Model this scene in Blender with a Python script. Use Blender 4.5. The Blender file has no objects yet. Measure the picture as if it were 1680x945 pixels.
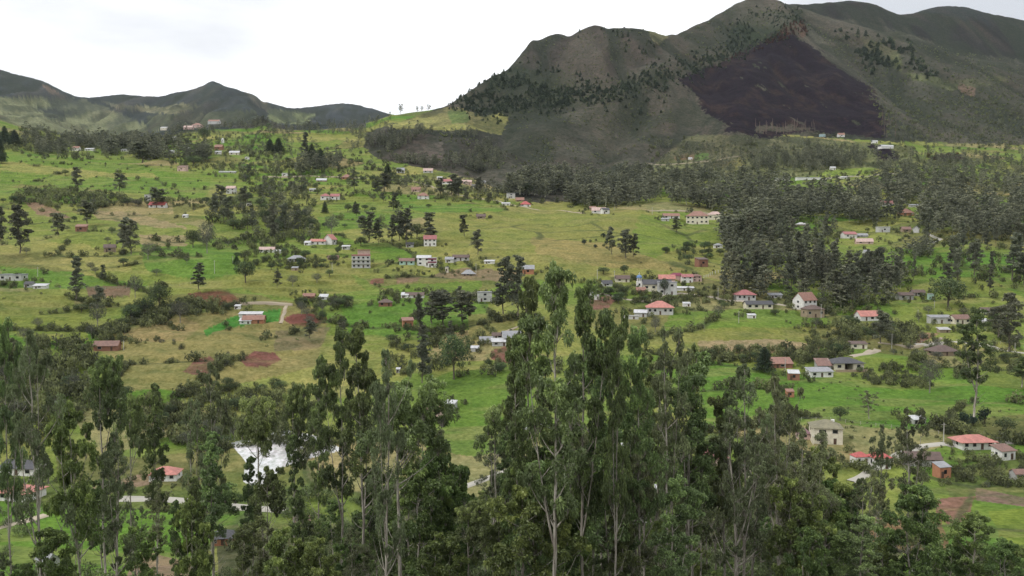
import bpy, math, random
import numpy as np
from mathutils import Vector

scn = bpy.context.scene
COL = scn.collection
rnd = random.Random(11)
RS = np.random.RandomState(5)

# ------------------------------------------------------------------ camera
PITCH = math.atan(72.5 / 1400.0)
FPX = 1400.0
cam_d = bpy.data.cameras.new('camera')
cam_d.sensor_width = 36.0
cam_d.lens = 36.0 * 1400.0 / 1680.0
cam_d.clip_start = 0.5
cam_d.clip_end = 40000.0
cam = bpy.data.objects.new('camera', cam_d)
COL.objects.link(cam)
cam.location = (0, 0, 0)
cam.rotation_euler = (math.pi / 2 - PITCH, 0, 0)
scn.camera = cam

# ------------------------------------------------------------------ world and sun (bright overcast)
SUN_EL, SUN_AZ = math.radians(52), math.radians(245)      # azimuth clockwise from +Y
world = bpy.data.worlds.new('World')
scn.world = world
world.use_nodes = True
nt = world.node_tree
nt.nodes.clear()
out = nt.nodes.new('ShaderNodeOutputWorld')
bg = nt.nodes.new('ShaderNodeBackground')
sky = nt.nodes.new('ShaderNodeTexSky')
sky.sky_type = 'NISHITA'
sky.sun_disc = False
sky.sun_elevation = SUN_EL
sky.sun_rotation = SUN_AZ
sky.altitude = 2500
tc = nt.nodes.new('ShaderNodeTexCoord')
mp = nt.nodes.new('ShaderNodeMapping')
mp.inputs['Scale'].default_value = (1, 1, 3.5)
nz = nt.nodes.new('ShaderNodeTexNoise')
nz.inputs['Scale'].default_value = 2.2
nz.inputs['Detail'].default_value = 6
nz.inputs['Roughness'].default_value = 0.5
rp = nt.nodes.new('ShaderNodeValToRGB')
rp.color_ramp.elements[0].position = 0.32
rp.color_ramp.elements[0].color = (8.3, 8.5, 8.9, 1)
rp.color_ramp.elements[1].position = 0.62
rp.color_ramp.elements[1].color = (13.0, 13.1, 13.2, 1)
mx = nt.nodes.new('ShaderNodeMix')
mx.data_type = 'RGBA'
mx.inputs[0].default_value = 0.93
nt.links.new(tc.outputs['Generated'], mp.inputs['Vector'])
nt.links.new(mp.outputs['Vector'], nz.inputs['Vector'])
nt.links.new(nz.outputs[0], rp.inputs['Fac'])
nt.links.new(sky.outputs[0], mx.inputs['A'])
# a heavier grey bank of cloud low over the mountain at the right
vd = nt.nodes.new('ShaderNodeVectorMath')
vd.operation = 'DOT_PRODUCT'
vd.inputs[1].default_value = Vector((0.47, 0.85, 0.29)).normalized()
nt.links.new(tc.outputs['Generated'], vd.inputs[0])
mrg = nt.nodes.new('ShaderNodeMapRange')
mrg.interpolation_type = 'SMOOTHSTEP'
mrg.inputs['From Min'].default_value = 0.955
mrg.inputs['From Max'].default_value = 0.995
mrg.inputs['To Max'].default_value = 0.85
nt.links.new(vd.outputs['Value'], mrg.inputs['Value'])
mg = nt.nodes.new('ShaderNodeMix')
mg.data_type = 'RGBA'
nt.links.new(mrg.outputs[0], mg.inputs[0])
nt.links.new(rp.outputs['Color'], mg.inputs['A'])
mg.inputs['B'].default_value = (6.3, 6.6, 7.1, 1)
nt.links.new(mg.outputs['Result'], mx.inputs['B'])
nt.links.new(mx.outputs['Result'], bg.inputs['Color'])
bg.inputs['Strength'].default_value = 0.1
nt.links.new(bg.outputs[0], out.inputs['Surface'])

sun_d = bpy.data.lights.new('sun', 'SUN')
sun_d.energy = 1.5
sun_d.angle = math.radians(12)
sun_d.color = (1.0, 0.96, 0.9)
sun = bpy.data.objects.new('sun', sun_d)
COL.objects.link(sun)
sdir = Vector((math.sin(SUN_AZ) * math.cos(SUN_EL), math.cos(SUN_AZ) * math.cos(SUN_EL), math.sin(SUN_EL)))
sun.rotation_euler = (-sdir).to_track_quat('-Z', 'Y').to_euler()

scn.view_settings.view_transform = 'Standard'
scn.view_settings.look = 'None'
scn.view_settings.exposure = 0.12
scn.view_settings.gamma = 1.0
scn.render.engine = 'CYCLES'
cy = scn.cycles
cy.max_bounces = 5
cy.diffuse_bounces = 3
cy.glossy_bounces = 2
cy.transmission_bounces = 3
cy.transparent_max_bounces = 8
cy.volume_bounces = 1
cy.use_denoising = True
cy.sample_clamp_indirect = 4.0

# ------------------------------------------------------------------ projection helpers (1680 x 945 photograph pixels)
CP, SP = math.cos(PITCH), math.sin(PITCH)
def project(x, y, z):
    d = y * CP - z * SP
    d = np.where(d < 1e-3, 1e-3, d)
    return 840.0 + FPX * x / d, 472.5 - FPX * (y * SP + z * CP) / d

def row_to_t(v):
    k = (472.5 - np.asarray(v, float)) / FPX
    return (k * CP - SP) / (CP + k * SP)

# ------------------------------------------------------------------ value noise
def vnoise(x, y, seed=0):
    ix, iy = np.floor(x).astype(np.int64), np.floor(y).astype(np.int64)
    fx, fy = x - ix, y - iy
    fx, fy = fx * fx * (3 - 2 * fx), fy * fy * (3 - 2 * fy)
    def h(a, b):
        n = (a * 374761393 + b * 668265263 + seed * 1442695041) & 0xffffffff
        n = ((n ^ (n >> 13)) * 1274126177) & 0xffffffff
        n = ((n ^ (n >> 16)) * 2246822519) & 0xffffffff
        return ((n ^ (n >> 15)) & 0xffffff) / float(0xffffff)
    a, b, c, d = h(ix, iy), h(ix + 1, iy), h(ix, iy + 1), h(ix + 1, iy + 1)
    return (a * (1 - fx) + b * fx) * (1 - fy) + (c * (1 - fx) + d * fx) * fy

def fbm(x, y, seed=0, octs=4, gain=0.5):
    s, a, t = 0.0, 1.0, 0.0
    for o in range(octs):
        s = s + a * vnoise(x * 2 ** o, y * 2 ** o, seed + o * 17)
        t += a
        a *= gain
    return s / t

def sstep(a, b, x):
    t = np.clip((x - a) / (b - a), 0, 1)
    return t * t * (3 - 2 * t)

# ------------------------------------------------------------------ the valley as a height field
YK = [200, 250, 300, 350, 400, 450, 500, 550, 600, 700, 800, 900, 1000, 1150, 1300]
TAB = {
    -260: [935, 850, 730, 640, 565, 505, 455, 412, 380, 330, 296, 264, 236, 196, 165],
    0:    [935, 850, 730, 645, 575, 515, 465, 425, 395, 350, 318, 288, 262, 222, 190],
    60:   [935, 855, 735, 648, 578, 518, 468, 427, 395, 350, 319, 291, 265, 235, 212],
    150:  [935, 860, 740, 650, 580, 520, 470, 428, 395, 350, 320, 292, 268, 246, 236],
    300:  [935, 860, 745, 655, 580, 522, 475, 432, 400, 355, 322, 295, 269, 240, 219],
    450:  [930, 850, 740, 655, 585, 530, 482, 440, 405, 360, 328, 298, 268, 232, 208],
    600:  [925, 840, 740, 655, 590, 535, 490, 448, 410, 362, 325, 297, 272, 235, 205],
    750:  [925, 840, 740, 655, 590, 535, 485, 445, 408, 362, 330, 305, 280, 240, 202],
    900:  [920, 830, 735, 655, 588, 530, 478, 438, 405, 368, 345, 325, 295, 248, 212],
    1050: [920, 830, 735, 655, 585, 528, 480, 448, 415, 365, 340, 322, 300, 262, 228],
    1200: [915, 820, 725, 650, 590, 535, 490, 455, 428, 385, 350, 322, 295, 250, 216],
    1350: [900, 800, 710, 650, 600, 548, 500, 465, 435, 390, 352, 322, 292, 248, 216],
    1500: [900, 805, 715, 655, 605, 555, 505, 465, 435, 388, 350, 322, 292, 255, 228],
    1680: [895, 800, 715, 652, 600, 552, 505, 465, 435, 388, 350, 322, 292, 262, 240],
    1940: [895, 800, 715, 652, 600, 552, 505, 465, 435, 385, 345, 318, 290, 262, 242],
}
# first crest: (column, row, distance)
CR1 = [(-260, 165, 1300), (0, 186, 1320), (60, 208, 1330), (150, 232, 1340), (200, 225, 1345), (250, 217, 1350), (300, 210, 1360), (350, 203, 1370), (400, 201, 1370), (450, 201, 1360), (600, 201, 1360), (640, 196, 1370),
       (690, 184, 1400), (720, 178, 1450), (750, 160, 1520), (775, 140, 1560), (800, 122, 1600), (835, 105, 1640), (850, 82, 1680),
       (868, 64, 1720), (885, 53, 1750), (905, 45, 1780), (940, 40, 1800), (975, 40, 1810), (1000, 35, 1800), (1035, 34, 1800), (1065, 39, 1800), (1092, 46, 1850),
       (1120, 38, 1950), (1150, 23, 2000), (1180, 6, 2080), (1205, -8, 2150), (1230, -16, 2180), (1270, -13, 2180), (1300, -2, 2160),
       (1360, 22, 2080), (1428, 37, 2050), (1471, 51, 2000), (1508, 60, 1950), (1543, 75, 1900), (1586, 87, 1900), (1680, 97, 1900), (1940, 120, 1900)]
# second crest
CR2 = [(-260, 67, 3360), (-60, 89, 3360), (0, 103, 3360), (30, 112, 3360), (75, 122, 3360), (100, 135, 3360), (130, 150, 3360), (150, 153, 3360),
       (175, 151, 3440), (205, 148, 3520), (230, 150, 3520), (260, 155, 3440), (290, 144, 3360), (320, 140, 3360), (350, 133, 3360),
       (375, 136, 3360), (400, 142, 3360), (420, 148, 3360), (440, 155, 3360), (465, 166, 3440), (490, 170, 3680), (520, 168, 3840),
       (560, 162, 3920), (580, 164, 3920), (610, 172, 3920), (640, 181, 3840), (700, 197, 3680), (760, 210, 3360), (900, 185, 2880), (1150, 55, 2607),
       (1230, 10, 2528), (1283, -4, 2528), (1330, -7, 2528), (1370, -12, 2528), (1405, -11, 2528), (1425, -6, 2528), (1445, 3, 2528),
       (1465, 14, 2528), (1490, 7, 2567), (1515, -1, 2607), (1545, -6, 2607), (1575, -2, 2607), (1600, 6, 2607), (1640, 14, 2607), (1680, 22, 2607), (1760, 36, 2607), (1940, 56, 2607)]
UG = np.arange(-260, 1941, 6.0)
NY = 520
LY = np.linspace(math.log(12), math.log(9800), NY)
def build_table():
    us = sorted(TAB)
    tab = np.array([TAB[u] for u in us], float)
    T = np.zeros((len(UG), NY))
    c1 = np.array(CR1, float)
    c2 = np.array(CR2, float)
    for i, u in enumerate(UG):
        ys = [12, 30, 60, 100, 150]
        ts = [-26 / 12., -29 / 30., -34 / 60., -45 / 100., -62 / 150.]
        rows = [np.interp(u, us, tab[:, j]) for j in range(len(YK))]
        ys += YK
        ts += [float(row_to_t(r)) for r in rows]
        v1, y1 = np.interp(u, c1[:, 0], c1[:, 1]), np.interp(u, c1[:, 0], c1[:, 2])
        v2, y2 = np.interp(u, c2[:, 0], c2[:, 1]), np.interp(u, c2[:, 0], c2[:, 2])
        t1, t2 = float(row_to_t(v1)), float(row_to_t(v2))
        if y1 > 1480:                      # a mountain face above the last fields
            ym = math.sqrt(1300 * y1)
            ys.append(ym)
            ts.append(ts[-1] + (t1 - ts[-1]) * 0.50)
        else:
            y1 = max(y1, 1310)
            ys, ts = ys[:-1], ts[:-1]
        ys.append(y1)
        ts.append(t1)
        zc = t1 * y1
        if t2 > t1 - 0.03 or u < 760:      # something higher stands behind
            yd = y1 + 0.28 * (y2 - y1)
            zd = max(zc - (60 if u > 760 else 25), 20)
            ys.append(yd)
            ts.append(min(zd / yd, t1 - 0.012))
            ys.append(y1 + 0.62 * (y2 - y1))
            ts.append(ts[-1] + (t2 - ts[-1]) * 0.5)
            ys.append(y2)
            ts.append(t2)
            zc2 = t2 * y2
            ys += [y2 * 1.25, 9800]
            ts += [0.75 * zc2 / (y2 * 1.25), 0.45 * zc2 / 9800]
        else:
            ys += [y1 * 1.25, y1 * 1.9, 9800]
            ts += [0.85 * zc / (y1 * 1.25), 0.6 * zc / (y1 * 1.9), 0.5 * zc / 9800]
        T[i] = np.interp(LY, np.log(ys), ts)
    # light smoothing along both directions
    k = np.array([1, 4, 6, 4, 1], float) / 16
    for _ in range(3):
        P = np.pad(T, ((0, 0), (2, 2)), mode='edge')
        T = sum(k[j] * P[:, j:j + NY] for j in range(5))
    for _ in range(2):
        P = np.pad(T, ((2, 2), (0, 0)), mode='edge')
        T = sum(k[j] * P[j:j + len(UG)] for j in range(5))
    return T
TT = build_table()
TMEAN = TT.mean(axis=0)

# raised (+) and sunk (-) lines on the slopes: rows in photograph pixels, width, height in pixels at that distance
FOLDS = [
    ([(1100, 112), (1050, 148), (1000, 188), (930, 208), (860, 238), (820, 262)], 22, 14),
    ([(1075, 175), (1020, 225), (985, 275), (965, 300)], 16, -10),
    ([(1120, 150), (1080, 210), (1040, 260)], 26, 9),
    ([(830, 245), (800, 262), (780, 290)], 14, -8),
    ([(1088, 66), (1070, 84), (1045, 102)], 12, -5),
    ([(935, 48), (932, 75), (905, 105)], 12, -8),
    ([(975, 45), (1000, 80), (990, 115)], 14, 8),
    ([(870, 70), (880, 95), (900, 120)], 12, 6),
    ([(700, 230), (650, 222), (760, 222)], 34, 14),
    ([(1290, 70), (1350, 120), (1420, 180), (1470, 225)], 26, 12),
    ([(1290, 70), (1240, 120), (1210, 170), (1200, 215)], 26, 8),
    ([(1340, 60), (1420, 110), (1480, 165), (1540, 210)], 16, -9),
    ([(1480, 60), (1540, 110), (1620, 150)], 20, 9),
    ([(1400, 75), (1440, 120), (1500, 150), (1600, 180)], 14, -9),
    ([(60, 160), (110, 180), (170, 195)], 16, -8), ([(200, 175), (240, 195), (300, 200)], 14, 8),
    ([(350, 145), (400, 175), (430, 205)], 12, 8), ([(300, 170), (330, 200)], 10, -8), ([(430, 165), (470, 195)], 10, -8),
    ([(0, 330), (200, 335), (420, 352)], 10, 4), ([(500, 470), (650, 470)], 10, -4), ([(860, 420), (1000, 425), (1100, 420)], 14, 4),
]
def seg_dist(pu, pv, poly):
    best = np.full(pu.shape, 1e9)
    for (ax, ay), (bx, by) in zip(poly[:-1], poly[1:]):
        dx, dy = bx - ax, by - ay
        t = np.clip(((pu - ax) * dx + (pv - ay) * dy) / (dx * dx + dy * dy), 0, 1)
        best = np.minimum(best, np.hypot(pu - ax - t * dx, pv - ay - t * dy))
    return best

def gullies(x, y):
    wx = x + 120 * (fbm(x / 300, y / 300, 3, 2) - 0.5)
    return np.abs(fbm(wx / 130, y / 520, 21, 3) - 0.5) * 2, np.abs(fbm(wx / 38, y / 120, 41, 2) - 0.5) * 2

_C1, _C2 = np.array(CR1, float), np.array(CR2, float)
PADS = []     # (x, y, z, r_in, r_out) level ground under the buildings
AMAX = math.atan(1090 / FPX)
def ground(x, y, pads=True, detail=True):
    x = np.atleast_1d(np.asarray(x, float))
    y = np.atleast_1d(np.asarray(y, float))
    a = np.arctan2(x, y)
    r = np.hypot(x, y)
    ac = np.clip(a, -AMAX, AMAX)
    ye = np.maximum(r * np.cos(ac), 12.01)
    u = 840 + FPX * np.tan(ac)
    fu = np.clip((u - UG[0]) / 6.0, 0, len(UG) - 1.001)
    fy = np.clip((np.log(ye) - LY[0]) / (LY[1] - LY[0]), 0, NY - 1.001)
    iu, iy = fu.astype(int), fy.astype(int)
    du, dy = fu - iu, fy - iy
    t = (TT[iu, iy] * (1 - du) + TT[iu + 1, iy] * du) * (1 - dy) + (TT[iu, iy + 1] * (1 - du) + TT[iu + 1, iy + 1] * du) * dy
    tm = TMEAN[iy] * (1 - dy) + TMEAN[np.minimum(iy + 1, NY - 1)] * dy
    wb = sstep(1.2, 3.0, np.abs(a))
    t = t * (1 - wb) + tm * wb
    t = np.where(r < 12, -26 / np.maximum(ye, 12), t)
    z = t * ye
    if detail:
        uu, vv = project(np.tan(ac) * ye, ye, z)
        for poly, w, h in FOLDS:
            p = np.array(poly)
            m = (uu > p[:, 0].min() - 3 * w) & (uu < p[:, 0].max() + 3 * w) & (vv > p[:, 1].min() - 3 * w) & (vv < p[:, 1].max() + 3 * w)
            m &= (ye < 2350) | (vv < 215) & (uu < 560)
            if m.any():
                d = seg_dist(uu[m], vv[m], poly)
                z[m] += h * np.exp(-(d / w) ** 2) * ye[m] / FPX
        far = sstep(1200, 1700, ye)
        # gullies running down the mountain, soft roll and hummocks on the farmland
        g, g2 = gullies(x, y)
        k1 = np.exp(-((ye - np.interp(u, _C1[:, 0], _C1[:, 2])) / (0.085 * ye)) ** 2)
        k2 = np.exp(-((ye - np.interp(u, _C2[:, 0], _C2[:, 2])) / (0.10 * ye)) ** 2)
        far_g = far * (1 - 0.85 * np.maximum(k1, k2))
        z += far_g * (g - 0.35) * 46 * np.clip(ye / 2200, 0.4, 1.6)
        z += far_g * (g2 - 0.35) * 12
        z += (1 - far) * sstep(220, 420, ye) * (fbm(x / 75, y / 55, 7, 3) - 0.5) * 10.0
        z += (1 - far) * sstep(150, 300, ye) * (fbm(x / 16, y / 9, 9, 2) - 0.5) * 1.3
        z += far * (fbm(x / 20, y / 20, 13, 2) - 0.5) * 4
        # old terraces along the contours
        q = 3.2
        zz = z / q
        fr = zz - np.floor(zz)
        tw = (1 - far) * sstep(300, 420, ye) * sstep(0.45, 0.62, fbm(x / 160, y / 120, 77, 2))
        z += tw * 0.55 * (sstep(0.35, 0.65, fr) - fr) * q
    if pads:
        for px, py, pz, ri, ro in PADS:
            d2 = (x - px) ** 2 + (y - py) ** 2
            m = d2 < ro * ro
            if m.any():
                w = 1 - sstep(ri, ro, np.sqrt(d2[m]))
                z[m] = z[m] * (1 - w) + pz * w
    return z

MARCH = np.exp(np.linspace(math.log(40), math.log(8000), 1100))
_UC = np.arange(-120, 1801, 6.0)
_VG = np.arange(-20, 1100, 1.5)
def _visible():
    """distance of the ground seen at each photograph column and row"""
    tan = (_UC - 840) / FPX
    X = tan[:, None] * MARCH[None] * CP
    Y = np.broadcast_to(MARCH, X.shape)
    Z = ground(X.ravel(), Y.ravel(), pads=False).reshape(X.shape)
    _, V = project(X, Y, Z)
    V = np.minimum.accumulate(V, axis=1)
    out_ = np.zeros((len(_UC), len(_VG)))
    for i in range(len(_UC)):
        out_[i] = np.interp(_VG, V[i, ::-1], MARCH[::-1])
    return out_
VIS = _visible()
def hits(u, v):
    """photograph pixels -> points on the ground"""
    u, v = np.asarray(u, float), np.asarray(v, float)
    fu = np.clip((u - _UC[0]) / 6, 0, len(_UC) - 1.01)
    fv = np.clip((v - _VG[0]) / 1.5, 0, len(_VG) - 1.01)
    iu, iv = fu.astype(int), fv.astype(int)
    du, dv = fu - iu, fv - iv
    y = (VIS[iu, iv] * (1 - du) + VIS[iu + 1, iv] * du) * (1 - dv) + (VIS[iu, iv + 1] * (1 - du) + VIS[iu + 1, iv + 1] * du) * dv
    k, s = (472.5 - v) / FPX, (u - 840) / FPX
    x = s / (CP + k * SP) * y
    return x, y
def hit(u, v, ymin=30, ymax=9000):
    x, y = hits([u], [v])
    return float(x[0]), float(y[0]), float(ground(x, y, pads=False)[0])

# ------------------------------------------------------------------ mesh and material helpers
def np_mesh(name, verts, faces, smooth=False):
    me = bpy.data.meshes.new(name)
    verts = np.ascontiguousarray(verts, dtype=np.float32)
    faces = np.ascontiguousarray(faces, dtype=np.int32)
    n, k = faces.shape
    me.vertices.add(len(verts))
    me.vertices.foreach_set('co', verts.ravel())
    me.loops.add(n * k)
    me.loops.foreach_set('vertex_index', faces.ravel())
    me.polygons.add(n)
    me.polygons.foreach_set('loop_start', np.arange(0, n * k, k, dtype=np.int32))
    if smooth:
        me.polygons.foreach_set('use_smooth', np.ones(n, dtype=bool))
    me.update(calc_edges=True)
    return me

def link(name, me, mats, parent=None):
    o = bpy.data.objects.new(name, me)
    COL.objects.link(o)
    if me is not None and mats is not None:
        for m in (mats if isinstance(mats, (list, tuple)) else [mats]):
            if m.name not in [q.name for q in me.materials if q]:
                me.materials.append(m)
    if parent is not None:
        o.parent = parent
    return o

def tag(o, label=None, cat=None, group=None, kind=None):
    if label: o['label'] = label
    if cat: o['category'] = cat
    if group: o['group'] = group
    if kind: o['kind'] = kind
    return o

def empty(name, loc, rz=0.0, scale=(1, 1, 1)):
    e = bpy.data.objects.new(name, None)
    e.empty_display_size = 0.5
    COL.objects.link(e)
    e.location = loc
    e.rotation_euler = (0, 0, rz)
    e.scale = scale
    return e

def new_mat(name):
    m = bpy.data.materials.new(name)
    m.use_nodes = True
    t = m.node_tree
    b = t.nodes['Principled BSDF']
    return m, t, b

def add(t, kind, **kw):
    n = t.nodes.new(kind)
    for k, v in kw.items():
        if k.startswith('i_'):
            n.inputs[k[2:].replace('_', ' ')].default_value = v
        else:
            setattr(n, k, v)
    return n

def mixc(t, fac, a, b, blend='MIX'):
    n = t.nodes.new('ShaderNodeMix')
    n.data_type = 'RGBA'
    n.blend_type = blend
    n.clamp_factor = True
    for sock, val in ((n.inputs[0], fac), (n.inputs['A'], a), (n.inputs['B'], b)):
        if hasattr(val, 'is_output'):
            t.links.new(val, sock)
        elif isinstance(val, (int, float)):
            sock.default_value = val
        else:
            sock.default_value = (*val, 1) if len(val) == 3 else val
    return n.outputs['Result']

def noise(t, scale, detail=3, vec=None, rough=0.55):
    n = t.nodes.new('ShaderNodeTexNoise')
    n.inputs['Scale'].default_value = scale
    n.inputs['Detail'].default_value = detail
    n.inputs['Roughness'].default_value = rough
    if vec is not None:
        t.links.new(vec, n.inputs['Vector'])
    return n.outputs[0]

def ramp(t, fac, lo, hi, c0=(0, 0, 0), c1=(1, 1, 1)):
    n = t.nodes.new('ShaderNodeValToRGB')
    n.color_ramp.elements[0].position = lo
    n.color_ramp.elements[0].color = (*c0, 1)
    n.color_ramp.elements[1].position = hi
    n.color_ramp.elements[1].color = (*c1, 1)
    t.links.new(fac, n.inputs['Fac'])
    return n.outputs['Color']
# ------------------------------------------------------------------ what grows or lies where: patches of the land
GB, GM, GY, TAN = (0.098, 0.188, 0.034), (0.165, 0.207, 0.048), (0.255, 0.245, 0.082), (0.275, 0.215, 0.125)
SOIL, SHRUB, DARK, BURN = (0.175, 0.085, 0.062), (0.063, 0.062, 0.050), (0.045, 0.058, 0.03), (0.0130, 0.0085, 0.0150)
OLIVE = (0.125, 0.125, 0.05)
PATCHES = [
    # farmland tones
    ([(0, 255), (100, 255), (235, 272), (345, 300), (335, 328), (100, 305), (0, 300)], (0.12, 0.20, 0.035), 5),
    ([(0, 262), (60, 270), (160, 282), (250, 284), (260, 292), (120, 290), (0, 278)], GY, 4),
    ([(0, 345), (130, 350), (330, 372), (330, 400), (150, 410), (0, 400)], GM, 6),
    ([(225, 385), (310, 385), (305, 405), (235, 402)], TAN, 5),
    ([(50, 395), (140, 400), (215, 430), (215, 445), (120, 445), (40, 430)], GY, 6),
    ([(150, 345), (230, 350), (310, 375), (250, 372), (160, 358)], TAN, 5),
    ([(0, 437), (120, 447), (250, 470), (90, 474), (0, 472)], GB, 4),
    ([(230, 400), (390, 415), (390, 450), (330, 458), (240, 445)], GB, 6),
    ([(0, 478), (120, 482), (150, 560), (60, 560), (0, 540)], (0.16, 0.185, 0.045), 6),
    ([(155, 565), (225, 525), (330, 512), (470, 506), (540, 530), (520, 600), (420, 625), (290, 640), (190, 640), (150, 600)], (0.21, 0.18, 0.075), 6),
    ([(200, 545), (300, 520), (330, 535), (300, 560), (220, 560)], (0.24, 0.19, 0.09), 6),
    ([(455, 542), (545, 535), (525, 572), (450, 576)], (0.165, 0.135, 0.08), 5),
    ([(90, 590), (160, 570), (200, 600), (150, 640), (90, 630)], GM, 5),
    ([(335, 542), (392, 514), (462, 506), (456, 528), (400, 532), (338, 550)], (0.06, 0.18, 0.035), 2),
    ([(560, 500), (660, 490), (800, 495), (800, 530), (700, 560), (570, 545)], GB, 6),
    ([(620, 470), (790, 460), (785, 485), (700, 492)], (0.12, 0.19, 0.035), 4),
    ([(400, 440), (570, 445), (600, 475), (480, 490), (400, 475)], (0.20, 0.20, 0.06), 6),
    ([(700, 345), (860, 333), (1060, 345), (1120, 375), (1200, 375), (1210, 440), (1120, 462), (960, 466), (830, 455), (690, 415)], (0.20, 0.205, 0.06), 6),
    ([(1050, 350), (1200, 375), (1180, 398), (1090, 415), (1040, 440), (1040, 380)], (0.145, 0.20, 0.04), 6),
    ([(870, 390), (1000, 398), (1130, 445), (1000, 440), (880, 415)], (0.25, 0.205, 0.085), 6),
    ([(520, 355), (640, 350), (660, 372), (520, 380)], (0.11, 0.19, 0.035), 4),
    ([(640, 335), (760, 335), (840, 345), (700, 350)], (0.10, 0.19, 0.035), 4),
    ([(1100, 515), (1220, 505), (1340, 512), (1370, 530), (1240, 548), (1080, 545)], (0.115, 0.19, 0.033), 5),
    ([(1130, 540), (1330, 535), (1345, 565), (1140, 570)], (0.19, 0.195, 0.055), 5),
    ([(1145, 560), (1260, 556), (1350, 566), (1340, 578), (1150, 580)], TAN, 3),
    ([(1150, 590), (1310, 612), (1480, 640), (1700, 620), (1700, 705), (1500, 705), (1380, 695), (1150, 705)], (0.085, 0.175, 0.028), 5),
    ([(1460, 500), (1680, 495), (1690, 560), (1540, 560), (1470, 520)], GM, 5),
    ([(1560, 575), (1700, 575), (1700, 640), (1600, 630)], (0.14, 0.17, 0.045), 5),
    ([(1560, 690), (1700, 680), (1700, 720), (1550, 728)], OLIVE, 5),
    ([(1540, 770), (1700, 745), (1700, 830), (1560, 815)], (0.10, 0.125, 0.04), 6),
    ([(740, 610), (870, 600), (880, 720), (780, 750), (700, 735), (640, 650)], (0.095, 0.17, 0.03), 6),
    ([(-40, 820), (90, 830), (330, 840), (360, 1000), (-60, 1000)], (0.10, 0.20, 0.028), 5),
    ([(95, 740), (330, 760), (330, 800), (95, 790)], OLIVE, 5),
    ([(1490, 910), (1580, 905), (1620, 990), (1450, 990)], (0.11, 0.20, 0.03), 3),
    ([(1622, 838), (1700, 832), (1700, 910), (1640, 885)], (0.145, 0.20, 0.035), 2),
    ([(1290, 850), (1540, 850), (1560, 905), (1420, 905), (1290, 890)], SOIL, 4),
    # ploughed fields
    ([(463, 523), (480, 516), (510, 514), (536, 520), (533, 530), (505, 533), (478, 531)], (0.15, 0.062, 0.05), 1.2),
    ([(298, 610), (322, 590), (345, 586), (358, 596), (345, 612), (322, 615)], (0.19, 0.095, 0.075), 1.2),
    ([(396, 590), (420, 576), (450, 578), (462, 590), (440, 601), (405, 603)], (0.165, 0.075, 0.06), 1.2),
    ([(803, 578), (828, 569), (868, 570), (876, 592), (830, 596), (806, 590)], (0.17, 0.085, 0.065), 1.2),
    ([(968, 492), (1000, 484), (1014, 492), (1000, 506), (972, 508)], (0.18, 0.10, 0.075), 1.2),
    ([(610, 458), (630, 457), (630, 466), (608, 467)], (0.17, 0.085, 0.065), 1),
    ([(650, 456), (690, 453), (684, 462), (650, 466)], (0.20, 0.14, 0.09), 2),
    ([(1488, 555), (1520, 545), (1540, 548), (1510, 565), (1492, 562)], (0.24, 0.14, 0.10), 1.2),
    ([(1540, 818), (1600, 815), (1590, 852), (1555, 862), (1535, 845)], (0.20, 0.115, 0.085), 2),
    ([(1600, 800), (1700, 822), (1700, 834), (1600, 822)], (0.17, 0.12, 0.095), 2),
    ([(42, 333), (70, 332), (120, 360), (60, 352)], (0.22, 0.15, 0.10), 3),
    ([(310, 480), (370, 478), (398, 488), (395, 500), (330, 500)], (0.14, 0.07, 0.045), 2),
    ([(140, 470), (215, 468), (215, 486), (145, 488)], (0.17, 0.12, 0.08), 2),
    ([(150, 800), (240, 775), (260, 790), (170, 812)], (0.22, 0.16, 0.11), 3),
    ([(205, 945), (240, 905), (320, 925), (330, 960), (200, 990)], (0.24, 0.17, 0.12), 3),
    ([(1140, 455), (1280, 478), (1310, 500), (1180, 495), (1100, 490)], (0.14, 0.13, 0.06), 4),
    ([(760, 440), (850, 445), (850, 462), (700, 456), (720, 446)], (0.19, 0.15, 0.09), 3),
    ([(770, 515), (840, 515), (850, 560), (770, 560)], (0.19, 0.18, 0.065), 4),
    ([(660, 620), (700, 600), (720, 640), (690, 690), (660, 680)], (0.125, 0.18, 0.04), 3),
]
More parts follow.
